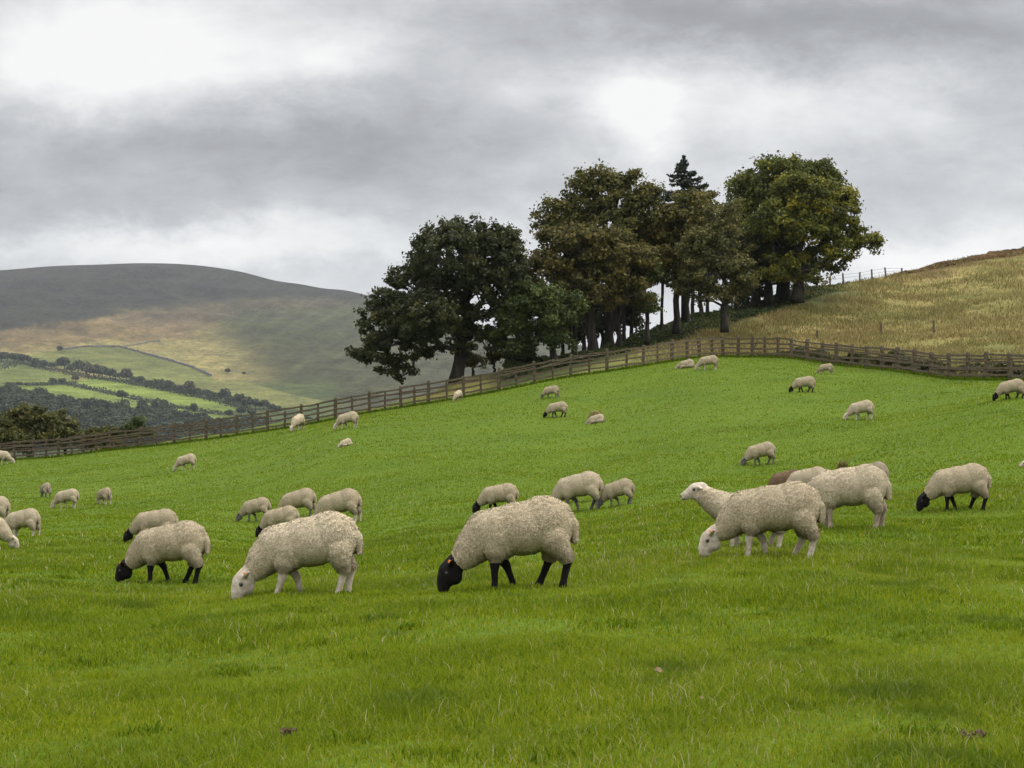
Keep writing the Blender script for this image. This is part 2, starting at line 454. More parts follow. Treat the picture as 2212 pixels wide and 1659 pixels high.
hk = [float(km(a, b)[0]) for a, b, c in HRIDGE]; hridge_Y = spline(hk, [c for a, b, c in HRIDGE]); hridge_m = spline(hk, [float(km(a, b)[1]) for a, b, c in HRIDGE])
_k = []; _v = []
for a, b, c in HILL + HRIDGE:
    k_, m_ = km(a, b); _k.append((float(k_) / .15, c / 600)); _v.append(float(m_))
hill_m = tps(_k, np.array(_v), 2e-3)
def hill_z(k, Y):
    k, Y = np.broadcast_arrays(np.asarray(k, float), np.asarray(Y, float))
    Yr = hridge_Y(k); s = Y / Yr; Yc = np.clip(Y, 1100, Yr)
    m = hill_m(np.c_[k.ravel() / .15, Yc.ravel() / 600]).reshape(k.shape)
    mr = hill_m(np.c_[k.ravel() / .15, Yr.ravel() / 600]).reshape(k.shape)
    m = m + (hridge_m(k) - mr) * sm(.8, 1.0, s)
    z = CAM_Z + m * Yc
    z = z + sn(k * Y, Y, 31, .011, 4) * 15 * sm(1800, 2400, Y) * (1 - sm(.93, 1, s))
    z = np.where(Y > Yr, z - (Y - Yr) * .35, z)
    lo = -36 + (z + 36) * sm(450, 1100, Y)
    return np.where(Y < 1100, lo, z)
def hill_at(px, py):
    k, m = (float(v) for v in km(px, py))
    Y = np.linspace(1150, float(hridge_Y(k)), 1200); z = hill_z(np.full(1200, k), Y); mm = (z - CAM_Z) / Y
    i = int(np.argmax(mm >= m)) if (mm >= m).any() else 1199
    return Vector((k * Y[i], Y[i], float(z[i])))
def inpoly(px, py, poly):
    poly = np.asarray(poly, float); r = np.zeros(px.shape, bool); n = len(poly)
    for i in range(n):
        (x1, y1), (x2, y2) = poly[i], poly[(i + 1) % n]
        c = ((y1 > py) != (y2 > py)) & (px < (x2 - x1) * (py - y1) / (y2 - y1 + 1e-9) + x1)
        r ^= c
    return r
def make_hills():
    ks = np.concatenate([np.linspace(-1.5, -.345, 30)[:-1], np.linspace(-.345, -.05, 440), np.linspace(-.05, .34, 130)[1:], np.linspace(.34, 1.5, 30)[1:]])
    s = np.concatenate([np.linspace(0, .28, 24)[:-1], np.linspace(.28, 1, 330), np.linspace(1, 1.35, 10)[1:]])
    K, S = np.meshgrid(ks, s)
    Yr = hridge_Y(K); Y = 135 + (Yr - 135) * S
    Z = hill_z(K, Y)
    V = np.stack([K * Y, Y, Z], -1).reshape(-1, 3)
    px, py = to_px(V[:, 0], V[:, 1], V[:, 2])
    w = sn(px * 1.0, py * 2.0, 41, .03, 3)
    w2 = sn(px * 1.0, py * 2.4, 43, .11, 3); w3 = sn(px + py * 1.6, py * .5, 44, .10, 3)
    wx, wy = px + w * 18 + w2 * 16 + w3 * 12, py + w * 8 + w2 * 5
    C = np.empty((len(V), 3)); C[:] = (.050, .051, .024)                        # rough grass of the flank
    def blend(mask, c):  # ground tones here also paint in the cloud light on the hill
        C[:] = C * (1 - mask[:, None]) + np.array(c) * mask[:, None]
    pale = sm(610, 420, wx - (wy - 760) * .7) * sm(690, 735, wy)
    blend(pale, (.205, .178, .070))  # sunlit patch, painted as paler ground
    tan = sm(520, 380, wx) * sm(755, 730, wy + .06 * (px - 200)) * sm(668, 700, wy + np.abs(px - 420) * .02)
    blend(tan, (.150, .112, .055))
    red = np.exp(-((wy - (722 - .105 * px)) / 26) ** 2) * sm(150, 420, wx) * sm(860, 700, wx)
    blend(red * .8, (.095, .072, .048))
    edge = np.interp(px, [-900, -50, 60, 150, 250, 400, 600, 800], [770, 735, 715, 694, 676, 654, 640, 655])
    blend(sm(12, -12, wy - edge), (.030, .029, .024))                            # heather
    g2 = sm(430, 560, wx) * sm(640, 668, wy) * sm(760, 680, wy)
    blend(g2 * .5, (.050, .060, .027))
    C *= (1 + .22 * w3 * sm(300, 560, px) + .12 * w2)[:, None]              # drainage runnels down the flank
    P1 = [(70, 765), (125, 758), (182, 751), (260, 751), (312, 765), (364, 779), (416, 796), (456, 813), (480, 838), (340, 840), (240, 812), (140, 795), (70, 790)]
    P2 = [(-500, 760), (0, 792), (40, 786), (160, 812), (150, 830), (0, 832), (-500, 830)]
    P3 = [(150, 827), (200, 816), (300, 832), (400, 850), (524, 882), (470, 895), (430, 888), (350, 873), (250, 852)]
    P4 = [(-300, 834), (20, 832), (140, 831), (250, 855), (350, 876), (430, 891), (500, 900), (430, 930), (240, 880), (100, 860), (-300, 850)]
    P5 = [(430, 838), (500, 822), (540, 826), (620, 850), (700, 866), (650, 885), (560, 875), (480, 850)]
    blend(sm(815, 835, py) * sm(760, 700, px), (.060, .075, .028))
    moor = np.ones(len(V))
    for pl, c in (([(-400, 764), (0, 766), (82, 772), (84, 796), (40, 788), (0, 794), (-400, 800)], (.060, .072, .028)), (P1, (.118, .130, .042)), (P2, (.118, .142, .040)), (P3, (.140, .185, .038)), (P4, (.130, .168, .038)), (P5, (.135, .142, .048))):
        i = inpoly(px, py, pl); C[i] = c; moor[i] = 0
    C[(py > 905)] = (.04, .055, .025)
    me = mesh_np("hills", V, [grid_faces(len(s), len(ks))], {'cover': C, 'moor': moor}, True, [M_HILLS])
    tag(put("hills", me), kind='structure')
make_hills()

# ------------------------------------------------------------------ foliage
def b_leaf(stops, transl=.3):
    def f(nt, out):
        t = nt.attr('tint')
        c = nt.ramp(t, stops)
        surf(nt, out, c, .65, .25, None, transl)
    return f
M_LEAF = {
    'sycamore': material("sycamore_leaves", b_leaf([(0, (.014, .019, .005)), (.5, (.036, .043, .010)), (.85, (.068, .068, .016)), (1, (.095, .080, .021))])),
    'rust': material("autumn_rust_leaves", b_leaf([(0, (.034, .034, .007)), (.45, (.078, .071, .014)), (.8, (.126, .104, .021)), (1, (.160, .116, .026))])),
    'green': material("dark_green_leaves", b_leaf([(0, (.020, .032, .007)), (.5, (.050, .070, .013)), (.85, (.090, .112, .020)), (1, (.125, .135, .026))])),
    'olive': material("olive_brown_leaves", b_leaf([(0, (.030, .036, .007)), (.5, (.078, .078, .014)), (.85, (.135, .112, .021)), (1, (.18, .125, .028))])),
    'gold': material("yellowing_leaves", b_leaf([(0, (.038, .048, .007)), (.45, (.092, .106, .011)), (.8, (.215, .198, .015)), (1, (.30, .245, .020))])),
    'pale': material("pale_olive_leaves", b_leaf([(0, (.038, .044, .012)), (.5, (.098, .098, .026)), (.85, (.165, .145, .038)), (1, (.22, .18, .055))])),
    'needle': material("spruce_needles", b_leaf([(0, (.012, .020, .012)), (.6, (.026, .038, .022)), (1, (.042, .056, .030))], .1)),
    'far': material("distant_leaves", b_leaf([(0, (.022, .032, .014)), (.5, (.040, .052, .022)), (1, (.070, .080, .034))], .2)),
    'farrust': material("distant_rust_leaves", b_leaf([(0, (.036, .034, .018)), (.5, (.062, .056, .028)), (1, (.10, .082, .04))], .2)),
    'scrub': material("bramble_leaves", b_leaf([(0, (.024, .032, .008)), (.5, (.058, .058, .018)), (.8, (.085, .075, .024)), (1, (.115, .080, .036))])),
}
def b_bark(nt, out):
    p = nt.obj()
    n = nt.noise(nt.mapv(p, (6, 6, 1.2)), 1.0, 5, .65); n2 = nt.noise(p, .8, 3, .5)
    c = nt.ramp(n, [(.3, (.012, .010, .008)), (.55, (.032, .027, .021)), (.8, (.065, .057, .044))])
    c = nt.mix(nt.ramp(n2, [(.5, 0.0), (.7, .5)]), c, (.032, .036, .018, 1))
    surf(nt, out, c, .95, .15, nt.bump(n, .8, .05))
M_BARK = material("bark", b_bark)

def quads(C, size, bias=None, up=.5, aspect=1.5, spread=None):
    """leaf quads: C centres, normals leaning toward bias (outward) and up"""
    n = len(C)
    N = rng.normal(0, 1, (n, 3))
    if bias is not None: N = N * .75 + bias * .9
    N[:, 2] += up
    N /= np.linalg.norm(N, axis=1)[:, None] + 1e-9
    A = np.cross(N, rng.normal(0, 1, (n, 3))); A /= np.linalg.norm(A, axis=1)[:, None] + 1e-9
    B = np.cross(N, A)
    s = size * rng.uniform(.6, 1.35, n)[:, None]
    a, b = A * s * .5 * aspect, B * s * .5
    V = np.stack([C - a, C - b * 1.0 + a * .1, C + a, C + b * 1.0 + a * .1], 1).reshape(-1, 3)   # pointed, leaf-like diamond
    V[0::4] += N * (-s * .12); V[2::4] += N * (-s * .18)
    i = np.arange(n)[:, None] * 4
    return V, np.c_[i, i + 1, i + 2, i + 3]

def tree_parts(root, lobes, fork, trunk_r, base, n_clump, per, leaf, mat, clump_r, up=.45, tilt=0.0, limb_r=None, inner=.35, seg=6):
    """lobes [(centre, radii)] world; skeleton grown from base to fork and on to every leaf clump; all relative to root"""
    base = np.asarray(base, float)
    area = np.array([(r[0] * r[1] * r[2]) ** (2 / 3) for c, r in lobes]); pr = area / area.sum()
    cnt = np.maximum(1, np.round(pr * n_clump)).astype(int)
    cl = []; ou = []
    for (c, r), m in zip(lobes, cnt):
        c = np.asarray(c, float); r = np.asarray(r, float)
        d = rng.normal(0, 1, (m, 3)); d /= np.linalg.norm(d, axis=1)[:, None]
        d[:, 2] = np.where(d[:, 2] < -.55, -d[:, 2], d[:, 2])
        q = rng.uniform(inner, 1, m) ** .5
        cl.append(c + d * r * q[:, None]); ou.append(d)
    cl = np.concatenate(cl); ou = np.concatenate(ou)
    # skeleton
    fork = np.asarray(fork, float)
    nb = max(3, int(np.linalg.norm(fork - base) / .6))
    nodes = [base + (fork - base) * i / nb + np.r_[rng.normal(0, .04, 2), 0] * (0 < i < nb) for i in range(nb + 1)]
    par = [-1] + list(range(nb)); plen = [0.0] * (nb + 1)
    start = nb // 2
    order = np.argsort(np.linalg.norm(cl - fork, axis=1))
    for ci in order:
        tgt = cl[ci]
        A = np.array(nodes[start:]); pl = np.array(plen[start:])
        cost = np.linalg.norm(A - tgt, axis=1) + .32 * pl + np.maximum(0, A[:, 2] - tgt[2]) * .35
        j = start + int(np.argmin(cost)); p0 = nodes[j]
        L = np.linalg.norm(tgt - p0); k = max(1, int(L / .75))
        prev = j
        for s in range(1, k + 1):
            f = s / k
            pt = p0 + (tgt - p0) * f + np.array([0, 0, 1.0]) * L * .10 * math.sin(math.pi * f) + (rng.normal(0, .06 * min(L, 2), 3) if s < k else 0)
            nodes.append(pt); par.append(prev); plen.append(plen[prev] + L / k); prev = len(nodes) - 1
    n = len(nodes); nodes = np.array(nodes)
    e = 2.25; acc = np.zeros(n); has = np.zeros(n, bool)
    for i in range(n - 1, 0, -1):
        if not has[i]: acc[i] = 1.0
        acc[par[i]] += acc[i]; has[par[i]] = True
    rad = acc ** (1 / e)
    rad = .016 + (rad / rad[0]) * trunk_r
    mb = MB()
    tr = [base + np.array([0, 0, -.5])] + list(nodes[:nb + 1]); rr = [rad[0] * 1.5] + [rad[0] * (1.35 if i == 0 else 1.08 if i == 1 else 1.0) for i in range(nb + 1)]
    for i in range(nb + 1): rr[i + 1] = max(rad[i], rad[nb]) * (1.35 if i == 0 else 1.1 if i == 1 else 1.0)
    mb.tube(np.array(tr) - root, rr, 9)
    # branches: follow chains
    child = {}
    for i in range(nb + 1, n): child.setdefault(par[i], []).append(i)
    stack = [(p, c) for p in list(child) if p <= nb for c in child[p]]
    while stack:
        p, c = stack.pop(); pts = [nodes[p]]; rs = [min(rad[c] * 1.15, rad[p])]
        while True:
            pts.append(nodes[c]); rs.append(rad[c])
            ch = child.get(c, [])
            if not ch: break
            ch = sorted(ch, key=lambda q: -rad[q])
            for q in ch[1:]: stack.append((c, q))
            c = ch[0]
        mb.tube(np.array(pts) - root, rs, 5 if rs[0] < .12 else seg, cap=False)
    trunk = mb.mesh("trunk", [M_BARK], True)
    # leaves
    m = len(cl)
    L = per * m
    ci = np.repeat(np.arange(m), per)
    d = rng.normal(0, 1, (L, 3)); d /= np.linalg.norm(d, axis=1)[:, None]
    cr = clump_r * rng.uniform(.65, 1.3, m)
    q = rng.uniform(.15, 1, L) ** .5
    pos = cl[ci] + d * (cr[ci] * q)[:, None] * np.array([1.0, 1.0, .72])
    # some strays out on twigs
    st = rng.random(L) < .12
    pos[st] += ou[ci[st]] * rng.uniform(.2, .9, st.sum())[:, None] * clump_r
    V, Q = quads(pos - root, leaf, d * .6 + ou[ci] * .5, up)
    ct = rng.normal(.48, .15, m)
    tint = np.clip(ct[ci] + rng.normal(0, .14, L) + tilt, 0, 1)
    crown = mesh_np("crown", V, [Q], {'tint': np.repeat(tint, 4)}, False, [mat])
    return trunk, crown

def tree(name, label, base, Y, lobes, fork, trunk_r, n_clump, per, leaf, mat, clump_r=.7, group=None, depth=.85, cat='tree', **kw):
    """base/fork/lobes sighted in survey px; Y distance of the trunk; lobes (px,py,rx,ry[,dY])"""
    b = P(base[0], base[1], Y)
    root = np.array(b)
    L = []
    for lb in lobes:
        px, py, rx, ry = lb[:4]; dy = lb[4] if len(lb) > 4 else 0.0
        yy = Y + dy
        c = np.array(P(px, py, yy)); a = rx / F * yy; h = ry / F * yy
        L.append((c, (a, max((a + h) * .5 * depth, .3), h)))
    fk_ = np.array(P(fork[0], fork[1], Y))
    tr, cr = tree_parts(root, L, fk_, trunk_r, np.array(b), n_clump, per, leaf, mat, clump_r, **kw)
    e = tag(empty(name, b), label, cat, group)
    put("trunk", tr, e); put("crown", cr, e)
    return e
# ------------------------------------------------------------------ the wood beyond the fence
GW = "trees of the wood behind the fence"
tree("broadleaf_tree", "big dark spreading tree with gaps in its crown, leftmost of the wood",
     (985, 822), 101, [(1000, 590, 124, 120), (905, 660, 100, 95), (1065, 575, 72, 98), (1045, 650, 62, 80), (838, 690, 66, 58), (855, 755, 85, 45), (800, 765, 48, 30), (855, 805, 42, 28), (930, 740, 90, 50), (1095, 560, 42, 70), (1030, 740, 55, 30), (960, 560, 85, 62, -3), (915, 690, 80, 60, -3.5), (1050, 560, 65, 60, 3), (980, 700, 60, 50)],
     (998, 738), .36, 1216, 50, .15, M_LEAF['sycamore'], 0.37, GW, depth=.95, inner=.45)
tree("broadleaf_tree", "broad rust brown tree at the front of the wood, filling its middle behind the fence",
     (1281, 762), 105, [(1250, 555, 120, 62), (1170, 600, 75, 60), (1340, 565, 70, 65), (1140, 650, 55, 52), (1290, 520, 80, 32), (1220, 520, 60, 30), (1250, 640, 110, 55), (1350, 640, 55, 55), (1380, 560, 35, 45), (1120, 610, 35, 40)],
     (1270, 660), .30, 340, 84, 0.152, M_LEAF['rust'], .54, GW, inner=.15)
tree("broadleaf_tree", "low dark green tree between the big spreading tree and the rust brown tree",
     (1197, 776), 100.5, [(1150, 690, 78, 62), (1098, 715, 45, 45), (1212, 680, 48, 52), (1150, 640, 55, 35), (1110, 755, 45, 22), (1195, 735, 50, 26), (1090, 670, 30, 30)],
     (1190, 725), .17, 200, 116, 0.144, M_LEAF['green'], .52, GW, inner=.15)
tree("broadleaf_tree", "tall feathery topped olive tree rising behind the rust brown tree, left of the conifer",
     (1316, 748), 112, [(1310, 425, 85, 48), (1210, 465, 50, 38), (1385, 445, 42, 52), (1290, 388, 55, 22), (1360, 385, 25, 18), (1170, 480, 22, 24), (1250, 410, 35, 25), (1300, 480, 110, 40), (1410, 425, 20, 20), (1240, 500, 70, 30)],
     (1318, 600), .28, 280, 69, 0.160, M_LEAF['olive'], .56, GW, inner=.12)
tree("broadleaf_tree", "dark tree tinged with rust directly under the pointed conifer",
     (1461, 706), 113, [(1490, 468, 72, 50), (1425, 540, 45, 62), (1500, 535, 55, 55), (1440, 480, 35, 40), (1450, 600, 60, 45), (1520, 440, 32, 26), (1400, 500, 35, 50)],
     (1461, 590), .20, 240, 87, 0.152, M_LEAF['olive'], .54, GW, tilt=.12, inner=.1)
tree("broadleaf_tree", "slender pale olive tree with a leaning fork at the front right of the wood",
     (1565, 702), 110, [(1560, 480, 42, 36), (1585, 455, 20, 20), (1545, 530, 62, 52), (1580, 590, 58, 40), (1520, 585, 55, 48), (1490, 620, 32, 34), (1605, 618, 34, 24), (1545, 640, 55, 24), (1505, 540, 35, 45)],
     (1563, 662), .20, 260, 84, 0.128, M_LEAF['pale'], .47, GW, inner=.12)
tree("broadleaf_tree", "tall dark green round topped tree behind the golden one at the wood's right",
     (1690, 645), 129, [(1690, 372, 90, 34), (1620, 415, 55, 42), (1760, 375, 45, 30), (1600, 470, 45, 45), (1655, 430, 70, 50), (1650, 520, 65, 60), (1640, 590, 50, 42), (1740, 400, 60, 40), (1805, 390, 22, 24), (1620, 640, 28, 20)],
     (1688, 560), .40, 320, 87, 0.176, M_LEAF['gold'], .70, GW, inner=.12, tilt=-.22)
tree("broadleaf_tree", "large golden green tree leaning out over the slope at the right end of the wood",
     (1723, 640), 124, [(1740, 432, 85, 48), (1795, 455, 60, 62), (1825, 515, 48, 48), (1700, 490, 65, 70), (1868, 530, 32, 26), (1785, 555, 65, 30), (1690, 585, 48, 38), (1740, 598, 50, 18), (1650, 500, 35, 55), (1755, 500, 70, 60), (1830, 430, 24, 34), (1885, 515, 18, 14), (1800, 580, 30, 12), (1720, 400, 50, 25)],
     (1728, 585), .36, 430, 87, 0.160, M_LEAF['gold'], .58, GW, inner=.15)
tree("sapling_tree", "small bright green sapling against the dark trunks in the middle of the wood",
     (1398, 728), 106, [(1395, 580, 24, 30), (1385, 625, 24, 30), (1402, 660, 18, 24)], (1397, 670), .12, 60, 116, 0.128, M_LEAF['green'], .45, GW, tilt=.1)
tree("broadleaf_tree", "dark tree with two thick trunks between the pale olive tree and the golden tree",
     (1632, 655), 127, [(1640, 540, 45, 50), (1625, 600, 36, 38), (1665, 575, 36, 45)], (1632, 610), .32, 110, 116, 0.160, M_LEAF['sycamore'], .70, GW)
tree("broadleaf_tree", "dark bare trunked tree just left of the golden tree's trunk",
     (1660, 645), 126, [(1665, 560, 45, 40), (1680, 520, 40, 40)], (1660, 600), .28, 80, 116, 0.160, M_LEAF['sycamore'], .70, GW)
tree("broadleaf_tree", "dark low tree leaning in front of the golden tree's trunk",
     (1694, 640), 127.5, [(1690, 560, 50, 40), (1660, 600, 40, 22), (1730, 575, 40, 25)], (1694, 600), .40, 90, 116, 0.160, M_LEAF['green'], .70, GW, tilt=-.2)
tree("broadleaf_tree", "dark low tree closing the gap behind the trunks left of the sapling", (1300, 752), 116, [(1290, 690, 55, 45), (1250, 700, 45, 40), (1340, 690, 40, 40), (1370, 680, 22, 40)], (1300, 720), .10, 150, 87, 0.152, M_LEAF['sycamore'], .6, GW, tilt=-.15)
tree("broadleaf_tree", "dark low tree in the deep shade behind the low dark green tree's trunk", (1215, 765), 112, [(1215, 715, 50, 40), (1170, 725, 45, 32), (1260, 715, 30, 38)], (1215, 740), .10, 110, 87, 0.152, M_LEAF['sycamore'], .6, GW, tilt=-.15)
# the bare lower trunks seen between the fence and the crowns
for i, (px, by, Y, r, top, mt, lab) in enumerate([
    (1240, 768, 107, .22, 600, 'rust', "straight dark trunk right of the low dark green tree, under rust foliage"),
    (1262, 764, 111, .17, 600, 'sycamore', "thin shaded trunk just left of the rust brown tree's trunk"),
    (1335, 748, 109, .22, 600, 'olive', "thick dark trunk right of the rust brown tree, nearest the fence top"),
    (1349, 742, 113, .15, 590, 'sycamore', "thin dark trunk beside the thick one in the middle of the wood"),
    (1364, 738, 115, .16, 590, 'olive', "thin straight trunk left of the small green sapling"),
    (1428, 714, 117, .13, 560, 'sycamore', "thinnest trunk against the pale gap, right of the sapling"),
    (1484, 698, 119, .27, 570, 'olive', "thick dark trunk between the pale gap and the pale olive tree"),
    (1498, 694, 122, .17, 560, 'sycamore', "dark trunk right beside the thick one left of the pale olive tree"),
    (1514, 688, 122, .20, 570, 'green', "upright trunk left of the pale olive tree, third right of the pale gap"),
    (1528, 682, 124, .15, 570, 'sycamore', "thin trunk nearest the left of the pale olive tree's fork"),
    (1592, 668, 125, .20, 590, 'pale', "lone leaning trunk just right of the pale olive tree against the bright sky")]):
    tree("broadleaf_tree", lab, (px, by), Y, [(px + 5, top - 10, 34, 38), (px - 8, top + 40, 26, 26), (px + 10, top - 60, 30, 34)], (px + rng.uniform(-4, 4), top + 30), r * .72, 95, 64, .16, M_LEAF[mt], .56, GW, tilt=-.1)

def spruce(label, px, top, low, base_y, Y, rx):
    b = P(px, base_y, Y); tz = P(px, top, Y).z; lz = P(px, low, Y).z; R = rx / F * Y
    h = tz - b.z
    mb = MB()
    mb.tube([(0, 0, -.5), (0, 0, h * .5), (0, 0, h)], [.26, .16, .015], 8)
    pos = []; out = []
    n = 22
    for i in range(n):
        f = i / (n - 1); z = (lz - b.z) + (h - (lz - b.z)) * f ** .9
        rr = R * (1 - f) ** 1.0 + .05
        for j in range(6):
            a = rng.uniform(0, 6.283); r1 = rr * rng.uniform(.65, 1.2)
            s = np.linspace(0, 1, 5)
            pts = np.stack([np.cos(a) * r1 * s, np.sin(a) * r1 * s, z - .28 * r1 * s + .30 * r1 * s ** 2.2], -1)
            mb.tube(pts, np.linspace(.03, .006, 5), 4, cap=False)
            m = int(14 + 44 * r1)
            q = rng.uniform(.1, 1.02, m)
            c = np.stack([np.cos(a) * r1 * q, np.sin(a) * r1 * q, z - .28 * r1 * q + .30 * r1 * q ** 2.2], -1)
            w = .13 * (1.15 - q) * r1
            side = rng.normal(0, 1, m)
            c += np.stack([-np.sin(a) * side * w, np.cos(a) * side * w, rng.normal(-.05, .05, m)], -1)
            pos.append(c)
    pos = np.concatenate(pos)
    V, Q = quads(pos, .11, None, .3, 2.6)
    t = np.clip(rng.normal(.5, .25, len(pos)), 0, 1)
    e = tag(empty("conifer_tree", b), label, 'tree', GW)
    put("trunk", mb.mesh("trunk", [M_BARK], True), e)
    put("crown", mesh_np("crown", V, [Q], {'tint': np.repeat(t, 4)}, False, [M_LEAF['needle']]), e)
spruce("pointed dark conifer sticking up above the middle of the wood", 1478, 338, 520, 700, 119, 125)

def bush(name, label, px, py, rx, ry, Y, mat, n=40, per=60, leaf=.16, group=None, cr=.4, lob=4, cat='bush'):
    base = P(px, py + ry, Y); root = np.array(base); L = []
    a, h = rx / F * Y, ry / F * Y
    for i in range(lob):
        an = rng.uniform(0, 6.28); f = .45
        L.append((root + np.array([math.cos(an) * a * f, math.sin(an) * a * f * .7, h * rng.uniform(.75, 1.2)]), (a * .62, a * .5, h * .75)))
    tr, crn = tree_parts(root, L, root + np.array([0, 0, h * .5]), .06, root, n, per, leaf, mat, cr)
    e = tag(empty(name, base), label, cat, group); put("stem", tr, e); put("foliage", crn, e)
bush("shrub", "loose pale green shrub just right of the big spreading tree's trunk, behind the fence", 1022, 783, 26, 22, 103, M_LEAF['pale'], 30, 45, .12, cr=.3)
bush("shrub", "sparse brownish shrub between the pale green shrub and the low dark green tree", 1068, 778, 20, 24, 103, M_LEAF['olive'], 18, 40, .12, cr=.3)
bush("shrub", "dark shrub at the foot of the low dark green tree", 1125, 775, 40, 20, 103.5, M_LEAF['sycamore'], 40, 50, .15, cr=.4)
# growth on the falling ground beyond the fence at the lower left
GB = "trees and bushes showing over the fence at the lower left"
tree("hedge_tree", "brown green round topped tree above the far left end of the fence", (65, 1010), 118, [(60, 905, 48, 30), (95, 925, 32, 34), (30, 915, 34, 28), (70, 945, 55, 35)], (65, 960), .22, 210, 52, .15, M_LEAF['olive'], .42, GB, tilt=-.08)
tree("hedge_tree", "brown bush like tree cut by the left edge of the picture, above the fence", (5, 1015), 114, [(0, 935, 32, 28), (-40, 930, 50, 35), (35, 960, 40, 25)], (5, 965), .18, 120, 60, .15, M_LEAF['olive'], .42, GB, tilt=-.12)
tree("hedge_tree", "thin loose leaved tree right of the round topped one, above the fence", (140, 1000), 120, [(130, 905, 14, 18), (145, 930, 24, 24), (170, 950, 24, 16), (115, 950, 30, 22)], (140, 950), .10, 60, 45, .16, M_LEAF['pale'], .42, GB, tilt=-.05)
tree("hedge_tree", "low brown hump of leaves showing just over the fence", (222, 990), 118, [(205, 942, 34, 14), (238, 940, 26, 13), (222, 958, 45, 14)], (222, 965), .10, 80, 50, .14, M_LEAF['olive'], .38, GB, tilt=-.08)
tree("hedge_tree", "small dark green bush top peeping over the fence rails", (296, 975), 116, [(295, 918, 15, 12), (290, 935, 24, 14), (305, 935, 20, 14)], (296, 945), .08, 40, 60, .15, M_LEAF['green'], .38, GB)

# ------------------------------------------------------------------ far trees across the valley
def far_tree_meshes():
    outm = []
    for v in range(5):
        r = np.random.default_rng(100 + v)
        pos = []; out = []; tint = []
        for i in range(16):
            d = r.normal(0, 1, 3); d /= np.linalg.norm(d); d[2] = abs(d[2]) * .9 - .15
            c = np.array([0, 0, .47]) + d * np.array([.34, .34, .36]) * r.uniform(.4, 1.1); rr = r.uniform(.14, .24)
            dd = r.normal(0, 1, (44, 3)); dd /= np.linalg.norm(dd, axis=1)[:, None]
            pos.append(c + dd * rr); out.append(dd + d * .5); tint.append(np.clip(r.normal(.45, .22) + r.normal(0, .12, 44), 0, 1))
        pos = np.concatenate(pos); out = np.concatenate(out); tint = np.concatenate(tint)
        V, Q = quads(pos, .11, out, .4)
        cr = [mesh_np("crown", V, [Q], {'tint': np.repeat(tint, 4)}, False, [M_LEAF[k]]) for k in ('far', 'farrust')]
        mb = MB(); mb.tube([(0, 0, -.15), (0, 0, .3), (.02, 0, .6)], [.035, .028, .012], 6)
        outm.append((mb.mesh("trunk", [M_BARK], True), cr, V, Q, tint))
    return outm
FT = far_tree_meshes()
def far_tree(px, py, r, label, group, rust=0, v=None):
    b = hill_at(px, py + r * .95)
    s = 2.05 * r / F * b.y
    v = rng.integers(0, 5) if v is None else v
    e = tag(empty("broadleaf_tree", b, rng.uniform(0, 6.28)), label, 'tree', group)
    e.scale = (s * rng.uniform(1.0, 1.25), s * rng.uniform(1.0, 1.25), s)
    put("trunk", FT[v][0], e); put("crown", FT[v][1][rust], e)
far_row = [(3, 770, 12), (16, 769, 11), (30, 772, 11), (41, 772, 11), (53, 775, 12), (78, 782, 11), (97, 786, 11), (112, 790, 8), (139, 784, 15), (154, 796, 10), (169, 791, 14), (187, 795, 14), (203, 799, 17), (221, 803, 14), (238, 807, 12), (250, 812, 9),
           (273, 809, 15), (288, 820, 8), (303, 822, 11), (322, 828, 8), (340, 828, 13), (353, 835, 9), (366, 833, 13), (385, 839, 11), (398, 845, 9), (409, 835, 14), (418, 845, 12), (433, 849, 9), (446, 850, 10), (461, 854, 10), (473, 858, 9), (485, 853, 15), (497, 862, 10), (513, 862, 16),
           (534, 869, 14), (552, 871, 13), (570, 873, 12), (586, 880, 10), (600, 884, 9), (521, 887, 11), (495, 892, 9), (545, 890, 10)]
for i, (x, y, r) in enumerate(far_row):
    far_tree(x, y, r, "dull green tree in the long hedgerow slanting down across the far valley fields", "hedgerow trees across the valley", 1 if i in (16, 25, 12) else 0)
for x, y, r, lab in [(264, 852, 12, "round dark tree alone on the hedge between the bright far fields"), (307, 874, 12, "dark tree at the lower edge of the bright far field, left of the wide one"),
                     (344, 874, 19, "widest tree on the lower hedge of the bright far field"), (418, 880, 10, "dark tree alone near the right end of the bright far field"),
                     (270, 872, 12, "tree at the wood's edge below the round lone far tree"), (129, 752, 6, "tiny lone tree at the top corner of the far upper field wall"),
                     (492, 801, 6, "small dark bush alone on the far hill flank right of the long wall"), (113, 824, 9, "dark tree of the clump on the far left field, its left member"),
                     (133, 823, 8, "dark tree of the clump on the far left field, beside the field corner"), (163, 817, 8, "low brownish tree at the end of the far left clump"), (25, 829, 4, "tiny tree on the far left field hedge above the wood"), (526, 806, 4, "second small bush on the far hill flank"),]:
    far_tree(x, y, r, lab, "lone trees on the far fields", 1 if "brownish" in lab else 0)
